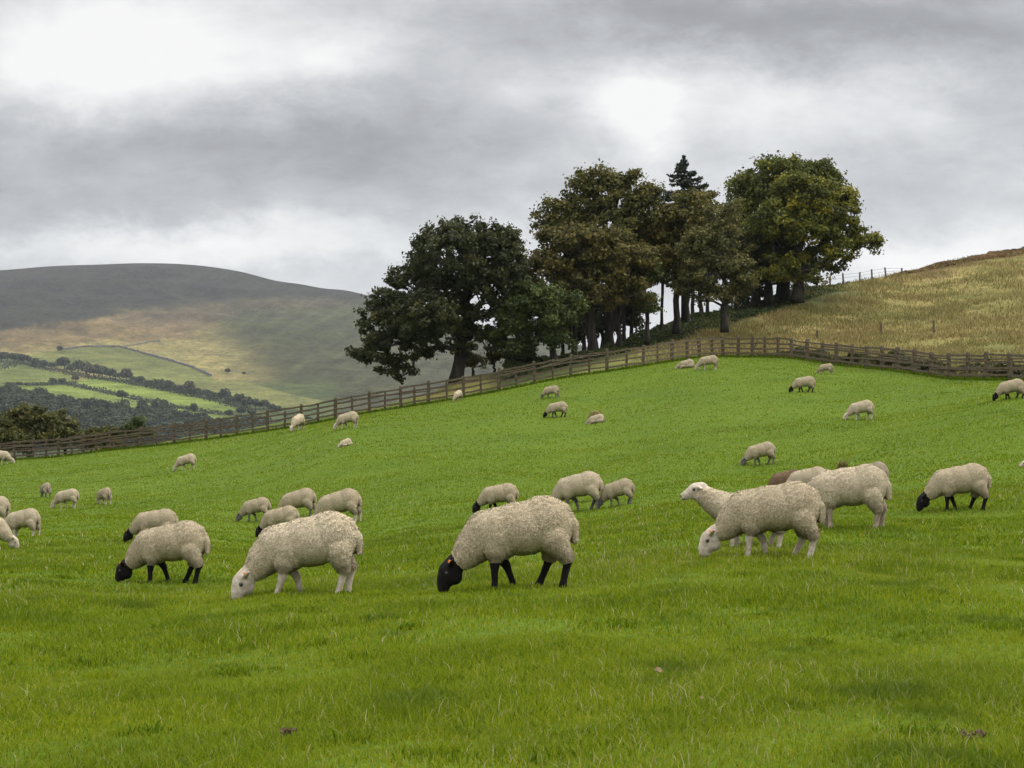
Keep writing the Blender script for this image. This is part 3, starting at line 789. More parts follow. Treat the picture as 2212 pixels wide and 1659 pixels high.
def woodland():
    Vs = []; Qs = []; Ts = []; n = 0
    pts = []
    edge = lambda x: np.interp(x, [-500, 0, 60, 150, 210, 250, 300, 350, 400, 470, 520, 600, 800], [820, 838, 846, 856, 872, 884, 884, 884, 900, 908, 905, 912, 930])
    tries = 0
    while len(pts) < 620 and tries < 9000:
        tries += 1
        x = rng.uniform(-160, 680); y = rng.uniform(840, 975)
        if y < edge(x) + 6: continue
        if any(abs(x - a) < 8 and abs(y - b) < 4 for a, b in pts): continue
        pts.append((x, y))
    for x, y in sorted(pts, key=lambda p: p[1]):
        b = hill_at(x, y + 10); s = rng.uniform(17, 33) / F * b.y * 1.25
        tr, cr, V, Q, t = FT[rng.integers(0, 5)]
        a = rng.uniform(0, 6.28); R = np.array([[math.cos(a), -math.sin(a), 0], [math.sin(a), math.cos(a), 0], [0, 0, 1]])
        Vs.append((V @ R.T) * s * np.array([1.2, 1.2, 1]) + np.array(b)); Qs.append(Q + n); n += len(V); Ts.append(np.clip(t - .12 + rng.normal(0, .12), 0, 1))
    me = mesh_np("woodland", np.concatenate(Vs), [np.concatenate(Qs)], {'tint': np.repeat(np.concatenate(Ts), 4)}, False, [M_LEAF['far']])
    tag(put("woodland", me), "dense dark wood filling the valley bottom below the far fields", "woodland", None, 'stuff')
woodland()

def b_stone(nt, out):
    p = nt.pos(); n = nt.noise(p, .6, 4, .6)
    surf(nt, out, nt.ramp(n, [(.3, (.045, .045, .042)), (.7, (.13, .125, .115))]), .95)
M_STONE = material("dry_stone", b_stone)
def far_line(name, pts, label, cat, h, w, mat, leafy):
    P3 = []
    for (a, b), (c, d) in zip(pts[:-1], pts[1:]):
        n = max(2, int(math.hypot(c - a, d - b) / 5))
        for i in range(n): P3.append(hill_at(a + (c - a) * i / n, b + (d - b) * i / n))
    P3.append(hill_at(*pts[-1]))
    A = np.array(P3); root = A[0].copy()
    if leafy:
        m = 26; C = np.repeat(A, m, 0) + rng.normal(0, 1, (len(A) * m, 3)) * np.array([5, 4, .1]); C[:, 2] += rng.uniform(0, h, len(C))
        V, Q = quads(C - root, 1.5, None, .5)
        me = mesh_np(name, V, [Q], {'tint': np.repeat(rng.uniform(.1, .6, len(C)), 4)}, False, [mat])
    else:
        mb = MB(); B = A - root
        for i in range(len(B) - 1):
            d = B[i + 1] - B[i]; nrm = np.array([-d[1], d[0], 0]); nrm /= np.linalg.norm(nrm) + 1e-9; hh = h * rng.uniform(.8, 1.2, 2)
            a, b = B[i] + np.array([0, 0, -2]), B[i + 1] + np.array([0, 0, -2]); u = np.array([0, 0, 1.0])
            V = [a - nrm * w, a + nrm * w, a + nrm * w * .6 + u * (2 + hh[0]), a - nrm * w * .6 + u * (2 + hh[0]), b - nrm * w, b + nrm * w, b + nrm * w * .6 + u * (2 + hh[1]), b - nrm * w * .6 + u * (2 + hh[1])]
            mb.add(V, [(0, 1, 2, 3), (4, 7, 6, 5), (0, 3, 7, 4), (1, 5, 6, 2), (3, 2, 6, 7)])
        me = mb.mesh(name, [mat])
    tag(put(name, me, loc=root), label, cat)
far_line("stone_wall", [(125, 758), (182, 750.5), (260, 750.5), (312, 765), (364, 779), (416, 795), (456, 813)], "long grey field wall running over the brow of the far upper field and down to the right", "wall", 2.6, 1.2, M_STONE, False)
far_line("stone_wall", [(260, 750.5), (300, 744), (345, 736)], "faint short wall climbing the far hill from the brow of the upper field", "wall", 1.4, .8, M_STONE, False)
far_line("hedge", [(0, 798), (42, 786), (100, 798), (160, 812), (200, 818), (260, 826), (330, 838), (400, 852), (470, 868), (524, 883)], "dark hedge under the slanting row of trees above the bright far field", "hedge", 4, 1.5, M_LEAF['far'], True)
far_line("hedge", [(20, 831), (70, 833), (142, 829), (200, 842), (250, 853), (300, 864), (360, 877), (430, 889), (470, 895)], "low dark hedge dividing the two bright far fields", "hedge", 2.6, 1.2, M_LEAF['far'], True)

# ------------------------------------------------------------------ fences
def b_wood(nt, out):
    p = nt.pos()
    n = nt.noise(nt.mapv(p, (14, 14, 3)), 1.0, 5, .7); n2 = nt.noise(p, 1.4, 3, .6)
    c = nt.ramp(n, [(.3, (.040, .031, .020)), (.55, (.100, .077, .050)), (.8, (.185, .148, .10))])
    c = nt.mix(nt.ramp(n2, [(.5, 0.0), (.75, .4)]), c, (.060, .060, .028, 1))
    surf(nt, out, c, .9, .15, nt.bump(n, .6, .02))
M_WOOD = material("weathered_timber", b_wood)
def fence_pt(px):
    k = float(km(px, 850)[0]); Y = float(fence_Y(k)); k = float(km(px, 0 + float(to_px(k * Y, Y, CAM_Z + float(fence_m(k)) * Y)[1]))[0])
    Y = float(fence_Y(k)); return np.array([k * Y, Y, CAM_Z + float(fence_m(k)) * Y])
def post_mesh(w, h, lean):
    mb = MB(); R = Matrix.Rotation(rng.uniform(0, .5), 3, 'Z')
    for (z0, z1, a, b) in ((-.35, h - .05, w, w * .95), (h - .05, h, w * .95, w * .68)):
        V = [(sx * s / 2, sy * s / 2, z) for z, s in ((z0, a), (z1, b)) for sx, sy in ((-1, -1), (1, -1), (1, 1), (-1, 1))]
        V = np.array(V) @ np.array(R).T; V[:, 0] += V[:, 2] * lean
        mb.add(V, [(3, 2, 1, 0), (4, 5, 6, 7)] + [(i, (i + 1) % 4, 4 + (i + 1) % 4, 4 + i) for i in range(4)])
    return mb.mesh("post", [M_WOOD])
def fence_run(label, posts, thin, hts, extra):
    allp = sorted([(p, 1) for p in posts] + [(p, 0) for p in thin])
    pts = [fence_pt(p) for p, _ in allp]
    root = empty("timber_fence", pts[len(pts) // 2]); r0 = np.array(root.location)
    tag(root, label, "fence")
    for (px, main), q in zip(allp, pts):
        h = (1.27 if main else 1.08) * rng.uniform(.95, 1.05)
        put("post" if main else "batten", post_mesh((.15 if main else .10) * rng.uniform(.9, 1.15), h, rng.normal(0, .02)), root, q - r0)
    for hi, h in enumerate(hts):
        mb = MB()
        for i in range(len(pts) - 1):
            a, b = pts[i].copy(), pts[i + 1].copy(); d = b - a; nrm = np.array([d[1], -d[0], 0]); nrm /= np.linalg.norm(nrm)
            if nrm[1] > 0: nrm = -nrm
            off = nrm * (.085 if i % 2 else .10)
            z0, z1 = h + rng.normal(0, .022), h + rng.normal(0, .022)
            sag = rng.uniform(-.035, .01)
            pp = [a + off + (0, 0, z0), (a + b) / 2 + off + (0, 0, (z0 + z1) / 2 + sag), b + off + (0, 0, z1)]
            u = d / np.linalg.norm(d); ext = u * .06
            pp[0] = pp[0] - ext; pp[2] = pp[2] + ext
            hh = rng.uniform(.042, .056); th = nrm * .016
            V = []
            for q in pp: V += [q - th - (0, 0, hh), q + th - (0, 0, hh), q + th + (0, 0, hh), q - th + (0, 0, hh)]
            Q = [(0, 1, 2, 3), (8, 11, 10, 9)] + [(s * 4 + j, (s + 1) * 4 + j, (s + 1) * 4 + (j + 1) % 4, s * 4 + (j + 1) % 4) for s in range(2) for j in range(4)]
            mb.add(np.array(V) - r0, Q)
        put("rail", mb.mesh("rail", [M_WOOD]), root)
    for (p0, h0, p1, h1) in extra:
        a, b = fence_pt(p0), fence_pt(p1); mb = MB(); a = a + (0, .12, h0); b = b + (0, .12, h1)
        mb.tube(np.array([a, (a + b) / 2 + (0, 0, rng.uniform(-.05, .05)), b]) - r0, [.035, .04, .03], 5)
        o = put("loose_rail", mb.mesh("loose_rail", [M_WOOD]), root)
    return root
fence_run("long weathered post and rail fence climbing from the left edge to the wood's corner",
    [-320, -245, -180, -110, -40, 31, 71, 126, 180, 237, 303, 376, 445, 512, 578, 650, 724, 798, 866, 925, 1001, 1077, 1154, 1232, 1311, 1389, 1452, 1484, 1511, 1538, 1562, 1594],
    [0, 100, 155, 208, 270, 339, 410, 477, 546, 615, 687, 760, 831, 895, 965, 1039, 1115, 1194, 1273, 1353, 1421], (1.10, .84, .55, .25),
    [(0, .95, 71, .88), (31, .70, 126, .62), (71, .42, 180, .40), (126, .96, 237, 1.0), (180, .66, 303, .74), (237, .40, 376, .38), (303, .95, 445, .98), (376, .72, 512, .66), (800, .95, 925, .72), (1001, .95, 1077, .74), (1077, .98, 1154, .95), (1077, .60, 1154, 1.0), (1115, .75, 1232, .98), (1232, .96, 1311, 1.0)])
fence_run("weathered post and rail fence running from the corner to the right below the tan slope",
    [1594.5, 1624, 1652, 1680, 1709, 1743, 1777, 1807, 1840, 1873, 1905, 1938, 1975, 2012, 2050, 2091, 2132, 2183, 2240, 2300, 2370], [], (1.12, .84, .54, .24),
    [(1624, .2, 1638, 1.05), (1777, .98, 1905, .95), (1873, .68, 2012, .70), (1938, .98, 2091, .92), (2012, .40, 2183, .42), (2050, .98, 2240, 1.0)])

def b_wire(nt, out): surf(nt, out, (.10, .10, .10), .6, .4)
M_WIRE = material("galvanised_wire", b_wire)
def wire_fence():
    tops = [(1640, 655, 22), (1765, 619, 16), (1793, 618, 17), (1822, 613, 18), (1857, 608, 15), (1884, 604, 18), (1914, 600, 17), (1948, 592, 9)]
    pts = []; hs = []
    for px, py, hpx in tops:
        k = float(km(px, py)[0]); Y, z = slope_z(k, .985); pts.append(np.array([k * float(Y), float(Y), float(z)])); hs.append(hpx / F * float(Y) + .25)
    root = tag(empty("wire_fence", pts[4]), "thin post and wire fence on the skyline right of the wood", "fence"); r0 = np.array(root.location)
    for q, h in zip(pts, hs): put("post", post_mesh(.11, h, rng.normal(0, .04)), root, q - r0)
    for f in (.9, .6):
        mb = MB(); mb.tube(np.array([q + (0, 0, h * f) for q, h in zip(pts, hs)]) - r0, [.012] * len(pts), 4); put("wire", mb.mesh("wire", [M_WIRE]), root)
wire_fence()
for px, py, hpx, lab in [(2017, 725, 33, "dark stake on the tan slope, taller of the two above the right fence"), (1903, 724, 26, "lone stake on the tan slope left of the taller one"), (1765, 733, 20, "short stake just above the fence near its corner"), (1573, 668 + 32, 22, "pale short stake leaning at the slender pale tree's foot")]:
    g = ground(px, py); q = post_mesh(.12, hpx / F * g.y, rng.normal(0, .05)); o = put("fence_stake", q, None, g); tag(o, lab, "stake", "stakes on the slope")
# ------------------------------------------------------------------ sheep
def b_wool(base, dirt):
    def f(nt, out):
        p = nt.obj()
        n = nt.noise(p, 38, 4, .7); n2 = nt.noise(p, 5, 4, .65); n3 = nt.noise(p, 100, 2, .6)
        c = nt.mix(nt.ramp(n2, [(.35, .45), (.62, 0.0)]), (*base, 1), (*dirt, 1))
        c = nt.mix(1.0, c, nt.ramp(n, [(.30, (.80, .78, .74)), (.6, (1.05, 1.05, 1.04))]), 'MULTIPLY')
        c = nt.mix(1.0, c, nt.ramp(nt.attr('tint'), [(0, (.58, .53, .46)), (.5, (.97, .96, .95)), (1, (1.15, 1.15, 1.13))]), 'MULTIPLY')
        c = nt.mix(nt.attr('stain_shade'), c, (.050, .032, .018, 1))
        surf(nt, out, c, 1.0, .02, nt.bump(nt.math('ADD', n, n3), .6, .010))
    return f
M_WOOL = {'cream': material("cream_wool", b_wool((.70, .612, .455), (.57, .475, .34))),
          'fawn': material("fawn_wool", b_wool((.625, .540, .388), (.50, .405, .285))),
          'grey': material("grey_wool", b_wool((.57, .50, .385), (.43, .355, .25))),
          'brown': material("brown_wool", b_wool((.30, .205, .135), (.20, .13, .085)))}
def b_skin(base, alt, spec=.25):
    def f(nt, out):
        p = nt.obj(); n = nt.noise(p, 22, 5, .65); n2 = nt.noise(p, 160, 2, .5)
        c = nt.mix(nt.ramp(n, [(.42, 1.0), (.62, 0.0)]), (*base, 1), (*alt, 1))
        c = nt.mix(nt.attr('nose'), c, (.030, .020, .018, 1))
        surf(nt, out, c, .75, spec, nt.bump(nt.math('ADD', n2, n), .5, .006))
    return f
M_SKIN = {'white': material("white_face_hair", b_skin((.50, .44, .36), (.34, .28, .21))),
          'black': material("black_face_hair", b_skin((.010, .0085, .008), (.006, .005, .005), .12)),
          'grey': material("grey_face_hair", b_skin((.16, .145, .13), (.07, .06, .055))),
          'tan': material("tan_face_hair", b_skin((.36, .28, .20), (.22, .17, .12)))}
M_EYE = material("sheep_eye", lambda nt, out: surf(nt, out, (.008, .006, .005), .15, .6))
M_TAG = material("ear_tag_plastic", lambda nt, out: surf(nt, out, (.75, .22, .03), .5, .4))

def _uvs(u=18, v=10):
    V = [(0, 0, -1)] + [(math.sin(math.pi * j / v) * math.cos(2 * math.pi * i / u), math.sin(math.pi * j / v) * math.sin(2 * math.pi * i / u), -math.cos(math.pi * j / v)) for j in range(1, v) for i in range(u)] + [(0, 0, 1)]
    Q = [(1 + (j - 1) * u + i, 1 + (j - 1) * u + (i + 1) % u, 1 + j * u + (i + 1) % u, 1 + j * u + i) for j in range(1, v - 1) for i in range(u)]
    T = [(0, 1 + (i + 1) % u, 1 + i) for i in range(u)] + [(len(V) - 1, 1 + (v - 2) * u + i, 1 + (v - 2) * u + (i + 1) % u) for i in range(u)]
    return np.array(V), np.array(Q), np.array(T)
UVS = _uvs()
def make_sheep(pose):
    """one continuous body: overlapping masses fused into a single skin; returns meshes and landmarks"""
    wool = []; skin = []                       # (centre, radii, euler-y)
    def E(lst, c, r, ry=0.0): lst.append((np.array(c, float), np.array(r, float), ry))
    def chain(lst, pts, rad, flat=1.0, step=.35):
        pts = np.asarray(pts, float)
        for a, b, ra, rb in zip(pts[:-1], pts[1:], rad[:-1], rad[1:]):
            n = max(2, int(np.linalg.norm(b - a) / (min(ra, rb) * step)))
            for i in range(n + 1):
                f = i / n; r = ra + (rb - ra) * f
                E(lst, a + (b - a) * f, (r, r * flat, r))
    o = pose.get('drop', 0.0)
    E(wool, (.17, 0, .565 - o), (.235, .205, .235)); E(wool, (-.03, 0, .525 - o), (.34, .215, .228)); E(wool, (-.24, 0, .490 - o), (.23, .200, .225))
    E(wool, (.05, 0, .635 - o), (.36, .135, .130), -.10)
    E(wool, (.28, 0, .52 - o), (.13, .17, .20))
    for s in (-1, 1):
        E(wool, (.235, s * .095, .475 - o * .8), (.135, .092, .175), .12); E(wool, (-.275, s * .105, .405 - o * .8), (.105, .080, .165), -.1)
    chain(wool, [(.385, 0, .62 - o), (.425, 0, .54 - o), (.43, 0, .40 - o)], [.04, .042, .032])
    nk, hd, hy = pose['neck'], pose['head'], pose.get('yaw', 0.0)
    piv = Vector(nk[-1][0])
    Rz = Matrix.Rotation(hy, 3, 'Z')
    tw = lambda p, f=1.0: np.array(piv + Matrix.Rotation(hy * f, 3, 'Z') @ (Vector(p) - piv))
    chain(wool, [p for p, r in nk], [r for p, r in nk], .9)
    hp = [tw(p) for p, r in hd]
    chain(skin, hp, [r for p, r in hd], .74)
    ax = (hp[-1] - hp[0]); L = np.linalg.norm(ax); ax /= L
    side = np.array(Rz @ Vector((0, 1, 0))); nor = np.cross(ax, side)               # nor: out of the forehead
    if nor[0] > 0: nor = -nor
    brow, muz = hp[1], hp[-1]
    E(skin, brow + ax * .02 - nor * .058, (.078, .060, .080)); E(skin, brow - ax * .005 + nor * .012, (.066, .062, .066))     # cheek, forehead
    E(skin, muz + ax * .008, (.045, .042, .04))
    ears = []
    for s in (-1, 1):
        a = hp[0] * .55 + hp[1] * .45 + side * s * .058 + nor * .035; b = a + side * s * .105 - ax * .045 - nor * .01 + np.array([0, 0, pose.get('ear', .015)])
        for i in range(8):
            f = i / 7; r = .027 * (1 - .45 * abs(f - .4)); E(skin, a + (b - a) * f, (r, r * 1.0, r * .85))
        ears.append((a, b))
    for spec in pose['legs']:
        front, s, dx, mid = spec
        if front:
            t = np.array([-.275, s * .10, .34 - o]); kn = np.array([-.285 + dx * .45 + mid, s * .098, .205]); ft = np.array([-.285 + dx * .9, s * .095, .065]); hf = np.array([-.295 + dx, s * .095, .015])
            if o: continue
            chain(wool, [t, t + (kn - t) * .35], [.078, .060]); chain(skin, [t + (kn - t) * .3, kn, kn + (ft - kn) * .25, ft, hf], [.056, .043, .034, .030, .036])
        else:
            if o: continue
            t = np.array([.245, s * .10, .40]); hk_ = np.array([.315 + dx * .45 + mid, s * .098, .245]); ft = np.array([.285 + dx * .9, s * .095, .075]); hf = np.array([.27 + dx, s * .095, .015])
            chain(wool, [t + np.array([-.01, 0, .04]), t + (hk_ - t) * .45, t + (hk_ - t) * .92], [.118, .088, .058]); chain(skin, [t + (hk_ - t) * .84, hk_, hk_ + (ft - hk_) * .3, ft, hf], [.066, .051, .038, .033, .039])
    if o:
        for s in (-1, 1):
            E(wool, (-.24, s * .16, .13), (.20, .07, .09)); E(wool, (.20, s * .17, .14), (.24, .075, .12)); chain(skin, [(-.30, s * .17, .07), (-.46, s * .16, .045)], [.04, .032])
    mb_ = MB()
    for c, r, ry in wool + skin:
        R_ = np.array(Matrix.Rotation(ry, 3, 'Y'))
        mb_.add((UVS[0] * r) @ R_.T + c, UVS[1], UVS[2])
    me = mb_.mesh("tmp", [])
    ob = bpy.data.objects.new("tmp", me); COL.objects.link(ob)
    m = ob.modifiers.new("r", 'REMESH'); m.mode = 'VOXEL'; m.voxel_size = .0115
    m = ob.modifiers.new("s", 'SMOOTH'); m.factor = .5; m.iterations = 10
    dg = bpy.context.evaluated_depsgraph_get(); me2 = bpy.data.meshes.new_from_object(ob.evaluated_get(dg))
    bpy.data.objects.remove(ob); bpy.data.meshes.remove(me)
    n = len(me2.vertices); V = np.empty(n * 3, np.float32); me2.vertices.foreach_get('co', V); V = V.reshape(-1, 3)
    nf = len(me2.polygons)
    faces = [tuple(p.vertices) for p in me2.polygons]
    Nv = np.empty(n * 3, np.float32); me2.vertices.foreach_get('normal', Nv); Nv = Nv.reshape(-1, 3)
    def dist(lst):
        d = np.full(len(V), 9.0)
        for c, r, ry in lst:
            q = (V - c) / r; l = np.linalg.norm(q, axis=1); d = np.minimum(d, (l - 1) * r.min())
        return d
    isskin = dist(skin) < dist(wool) - .004
    lump = .0035 * sn(V[:, 0] * 1.0 + V[:, 1] * .6, V[:, 2] + V[:, 1] * .8, 77, 30, 2) + .003 * sn(V[:, 0] - V[:, 1], V[:, 2], 78, 75, 2)
    V2 = V + Nv * (np.where(isskin, 0, lump + .004))[:, None]
    stain_shade = sm(.35, .38, V[:, 0]) * sm(.425, .405, V[:, 0]) * sm(.085, .02, np.abs(V[:, 1])) * sm(.28, .36, V[:, 2] + o) * sm(.60, .50, V[:, 2] + o) * .9
    stain_shade = np.maximum(stain_shade, sm(.39, .27, V[:, 2] + o) * .45 * (V[:, 0] > -.45) * sm(-.5, -.4, V[:, 0]))  # belly dirt, deepened to paint in the shade under the body
    tip = muz + ax * .045; nose = np.zeros(n)
    for s in (-1, 1):
        nose = np.maximum(nose, sm(.026, .012, np.linalg.norm(V - (tip + side * s * .018 + nor * .018), axis=1)) * .9)          # nostrils
        nose = np.maximum(nose, sm(.030, .016, np.linalg.norm(V - (brow + ax * .022 + side * s * .062 + nor * .016), axis=1)) * .55)   # eye sockets
    nose = np.maximum(nose, sm(.012, .005, np.abs((V - muz) @ nor + .028)) * sm(.075, .05, np.linalg.norm(V - tip, axis=1)) * .6)      # mouth line
    q = np.array([f for f in faces if len(f) == 4]); t3 = np.array([f for f in faces if len(f) == 3]).reshape(-1, 3)
    fl = [q] + ([t3] if len(t3) else [])
    mi = np.concatenate([(isskin[f].mean(1) > .5).astype(int) for f in fl])
    body = mesh_np("sheep", V2, fl, {'tint': np.full(n, .30), 'stain_shade': stain_shade, 'nose': nose}, True, [M_WOOL['cream'], M_SKIN['white']], mi)  # low tint paints the shade between locks into the wool beneath
    # the fleece: thousands of short curled locks rooted on the woolly part of the body
    wf = q[isskin[q].sum(1) == 0]
    A, B_, C, D = (V2[wf[:, i]] for i in range(4))
    area = np.linalg.norm(np.cross(C - A, D - B_), axis=1)
    cnt = 46000
    fi = rng.choice(len(wf), cnt, p=area / area.sum()); u, v = rng.random((2, cnt, 1))
    pt = (A[fi] * (1 - u) + B_[fi] * u) * (1 - v) + (D[fi] * (1 - u) + C[fi] * u) * v
    nm = Nv[wf[fi, 0]]
    tv = rng.normal(0, 1, (cnt, 3)) + np.array([.3, 0, -1.1]); tv -= nm * (tv * nm).sum(1)[:, None]; tv /= np.linalg.norm(tv, axis=1)[:, None] + 1e-9
    sd = np.cross(nm, tv)
    ln = rng.uniform(.007, .0135, cnt)[:, None]; w = rng.uniform(.0022, .0042, cnt)[:, None]
    a = pt - nm * .004; b = pt + nm * ln * .62 + tv * ln * .35; c = pt + nm * ln * .78 + tv * ln * 1.05
    FV = np.stack([a - sd * w, a + sd * w, b + sd * w * .9, b - sd * w * .9, c], 1).reshape(-1, 3)
    i = np.arange(cnt)[:, None] * 5
    ti = np.clip(rng.normal(.52, .20, cnt), 0, 1)
    fleece = mesh_np("fleece", FV, [np.c_[i + 3, i + 2, i + 1, i], np.c_[i + 4, i + 2, i + 3]], {'tint': np.repeat(ti, 5), 'stain_shade': np.repeat(stain_shade[wf[fi, 0]], 5)}, True, [M_WOOL['cream']])
    fleece.normals_split_custom_set_from_vertices(np.repeat(nm * .85 + rng.normal(0, .20, nm.shape), 5, 0).tolist())
    # eyes and ear tag
    eyes = []
    for s in (-1, 1):
        e = brow + ax * .022 + side * s * .060 + nor * .016
        mb = bmesh.new(); bmesh.ops.create_uvsphere(mb, u_segments=10, v_segments=6, radius=.018, matrix=Matrix.Translation(Vector(e)))
        em = bpy.data.meshes.new("eye"); mb.to_mesh(em); mb.free(); em.materials.append(M_EYE); eyes.append(em)
    tags = []
    for a, b in ears:
        mb = bmesh.new(); cpt = a + (b - a) * .55 + nor * .022
        bmesh.ops.create_cube(mb, size=1.0, matrix=Matrix.Translation(Vector(cpt)) @ Matrix.Rotation(.5, 4, 'Y') @ Matrix.Diagonal((.022, .016, .026, 1)))
        bmesh.ops.bevel(mb, geom=mb.edges[:], offset=.004, segments=1, affect='EDGES')
        em = bpy.data.meshes.new("ear_tag"); mb.to_mesh(em); mb.free(); em.materials.append(M_TAG); tags.append(em)
    bb = V2
    return dict(body=body, fleece=fleece, eyes=eyes, tags=tags, V=V2[::7].astype(float))
GRAZE_N = [((-.34, 0, .50), .195), ((-.46, 0, .395), .156), ((-.545, 0, .305), .110)]
GRAZE_H = [((-.620, 0, .255), .094), ((-.685, 0, .185), .100), ((-.728, 0, .105), .074), ((-.742, 0, .048), .058)]
POSE = {
    'stride': dict(neck=GRAZE_N, head=GRAZE_H, legs=[(1, -1, -.01, 0), (1, 1, .17, .03), (0, -1, .03, .03), (0, 1, -.17, -.03)]),
    'walk': dict(neck=GRAZE_N, head=GRAZE_H, yaw=.30, legs=[(1, -1, -.08, .02), (1, 1, .15, .04), (0, -1, -.06, .0), (0, 1, .03, .02)]),
    'step': dict(neck=GRAZE_N, head=[((-.635, 0, .265), .092), ((-.70, 0, .20), .097), ((-.742, 0, .112), .076), ((-.755, 0, .05), .058)], yaw=.12, legs=[(1, -1, -.02, 0), (1, 1, .17, .05), (0, -1, .04, .03), (0, 1, -.12, 0)]),
    'stand': dict(neck=GRAZE_N, head=GRAZE_H, yaw=-.25, legs=[(1, -1, .03, 0), (1, 1, -.03, 0), (0, -1, .0, 0), (0, 1, .07, .02)]),
    'headup': dict(neck=[((-.34, 0, .53), .190), ((-.49, 0, .61), .150), ((-.60, 0, .69), .118)], head=[((-.645, 0, .775), .090), ((-.715, 0, .77), .090), ((-.80, 0, .72), .070), ((-.86, 0, .69), .055)], ear=-.03, legs=[(1, -1, .0, 0), (1, 1, .1, .02), (0, -1, .0, 0), (0, 1, -.1, 0)]),
    'lying': dict(neck=[((-.34, 0, .26), .185), ((-.46, 0, .22), .140), ((-.56, 0, .16), .105)], head=[((-.60, 0, .16), .076), ((-.66, 0, .13), .076), ((-.72, 0, .085), .060), ((-.75, 0, .05), .048)], drop=.24, legs=[]),
}
SHEEP = {k: make_sheep(v) for k, v in POSE.items()}
FLOCK = "sheep grazing in the pasture"
def skin_of(o, wool, skin):
    for i, m in enumerate((M_WOOL[wool], M_SKIN[skin] if skin else None)):
        if m is None or i >= len(o.material_slots): continue
        o.material_slots[i].link = 'OBJECT'; o.material_slots[i].material = m
LOG = []
def sheep(x0, x1, foot, yaw, pose, wool, skin, label, tagged=0, Yfix=None):
    """a sheep whose silhouette spans sight lines x0..x1 and whose feet meet the turf on row foot"""
    d = SHEEP[pose]; a = math.radians(yaw); ca, sa = math.cos(a), math.sin(a)
    xs = d['V'][:, 0] * ca - d['V'][:, 1] * sa; lo, hi = xs.min(), xs.max()
    g = ground((x0 + x1) / 2, foot)
    s = (x1 - x0) / F * g.y / (hi - lo)
    if Yfix: s = Yfix
    gx = g.x - s * (lo + hi) / 2
    z = float(field_z(gx, g.y)[0]); h = .45 * s
    f0 = float(field_z(gx - ca * h, g.y - sa * h, False)[0]); f1 = float(field_z(gx + ca * h, g.y + sa * h, False)[0])
    pit = math.atan2(f1 - f0, 2 * h)
    z = (f0 + f1) / 2 + (z - float(field_z(gx, g.y, False)[0]))
    o = bpy.data.objects.new("sheep", d['body']); COL.objects.link(o)
    o.rotation_mode = 'XYZ'; o.location = (gx, g.y, z - .012); o.scale = (s, s, s)
    o.rotation_euler = (Matrix.Rotation(a, 3, 'Z') @ Matrix.Rotation(-pit * .85, 3, 'Y')).to_euler()
    skin_of(o, wool, skin); tag(o, label, "sheep", FLOCK)
    fl = put("fleece", d['fleece'], o); skin_of(fl, wool, None)
    for e in d['eyes']: put("eye", e, o)
    if tagged: put("ear_tag", d['tags'][0 if tagged == 1 else 1], o)
    if tagged == 3: put("ear_tag", d['tags'][0], o)
    LOG.append((label[:30], round(g.y, 1), round(s, 2)))
    return o
sheep(245, 456, 1252, -8, 'stride', 'fawn', 'black', "black faced sheep grazing at the front left, orange tag in its ear", 1)
sheep(505, 788, 1283, 4, 'walk', 'cream', 'white', "large white faced sheep with orange ear tags grazing left of the front centre", 3)
sheep(946, 1255, 1276, 3, 'stride', 'fawn', 'black', "largest black faced sheep, with four black legs, grazing at the front centre", 1)
sheep(1512, 1779, 1212, -10, 'step', 'fawn', 'white', "white faced sheep grazing at the front right before the one with raised head", 1)
sheep(1474, 1712, 1190, -4, 'headup', 'cream', 'white', "sheep standing with its head raised, looking left over the grazing sheep before it")
sheep(1708, 1921, 1150, -14, 'stand', 'cream', 'tan', "pale sheep with a dark tail walking behind the front right sheep, its head hidden")
sheep(1982, 2141, 1101, -6, 'stride', 'fawn', 'black', "black faced sheep with pricked ears grazing alone near the right edge")
sheep(1838, 1920, 1058, -42, 'stand', 'grey', 'grey', "greyish sheep seen from behind above the dark tailed sheep's back")
sheep(1690, 1792, 1078, -22, 'stand', 'cream', 'white', "cream back and rump just above the front right sheep, beside the brown one")
sheep(1738, 1803, 1062, -30, 'stand', 'fawn', 'white', "rump peeping out right of the cream back above the front right sheep")
sheep(1652, 1738, 1070, -12, 'stand', 'brown', 'black', "brown sheep of which only the dark back shows behind the front right pair")
sheep(1600, 1679, 1007, -4, 'step', 'fawn', 'grey', "grey faced sheep grazing alone uphill of the front right group")
sheep(1020, 1121, 1107, -8, 'stride', 'fawn', 'black', "black faced sheep grazing just behind the front centre sheep's neck")
sheep(1178, 1306, 1108, -18, 'step', 'cream', 'grey', "cream sheep right behind the front centre sheep's rump")
sheep(1205, 1298, 1085, -12, 'stand', 'cream', 'white', "cream sheep mostly hidden behind another, its back and an ear showing")
sheep(1290, 1375, 1097, -24, 'step', 'fawn', 'grey', "small sheep walking away at the right end of the middle group of three")
sheep(264, 384, 1172, -6, 'stride', 'fawn', 'black', "black faced sheep with a red ear tag behind the front left black faced one", 1)
sheep(508, 588, 1129, -14, 'step', 'fawn', 'grey', "dark faced sheep grazing at the left of the four behind the large white faced one")
sheep(550, 650, 1160, -12, 'stride', 'fawn', 'black', "black faced sheep whose rear is hidden by the large white faced one's shoulder")
sheep(592, 689, 1122, -16, 'stand', 'fawn', 'grey', "sheep showing only its back between two others behind the large white faced one")
sheep(668, 788, 1136, -10, 'stand', 'fawn', 'white', "sheep whose back shows above the large white faced one's rump")
sheep(-90, 38, 1186, 184, 'walk', 'cream', 'white', "white faced sheep grazing rightwards, cut in half by the left edge")
sheep(-6, 91, 1160, -14, 'stand', 'cream', 'white', "pale sheep with a dark tail behind the half cut one at the left edge")
sheep(-70, 24, 1132, -6, 'stand', 'cream', 'white', "cream rump at the left edge above the dark tailed sheep")
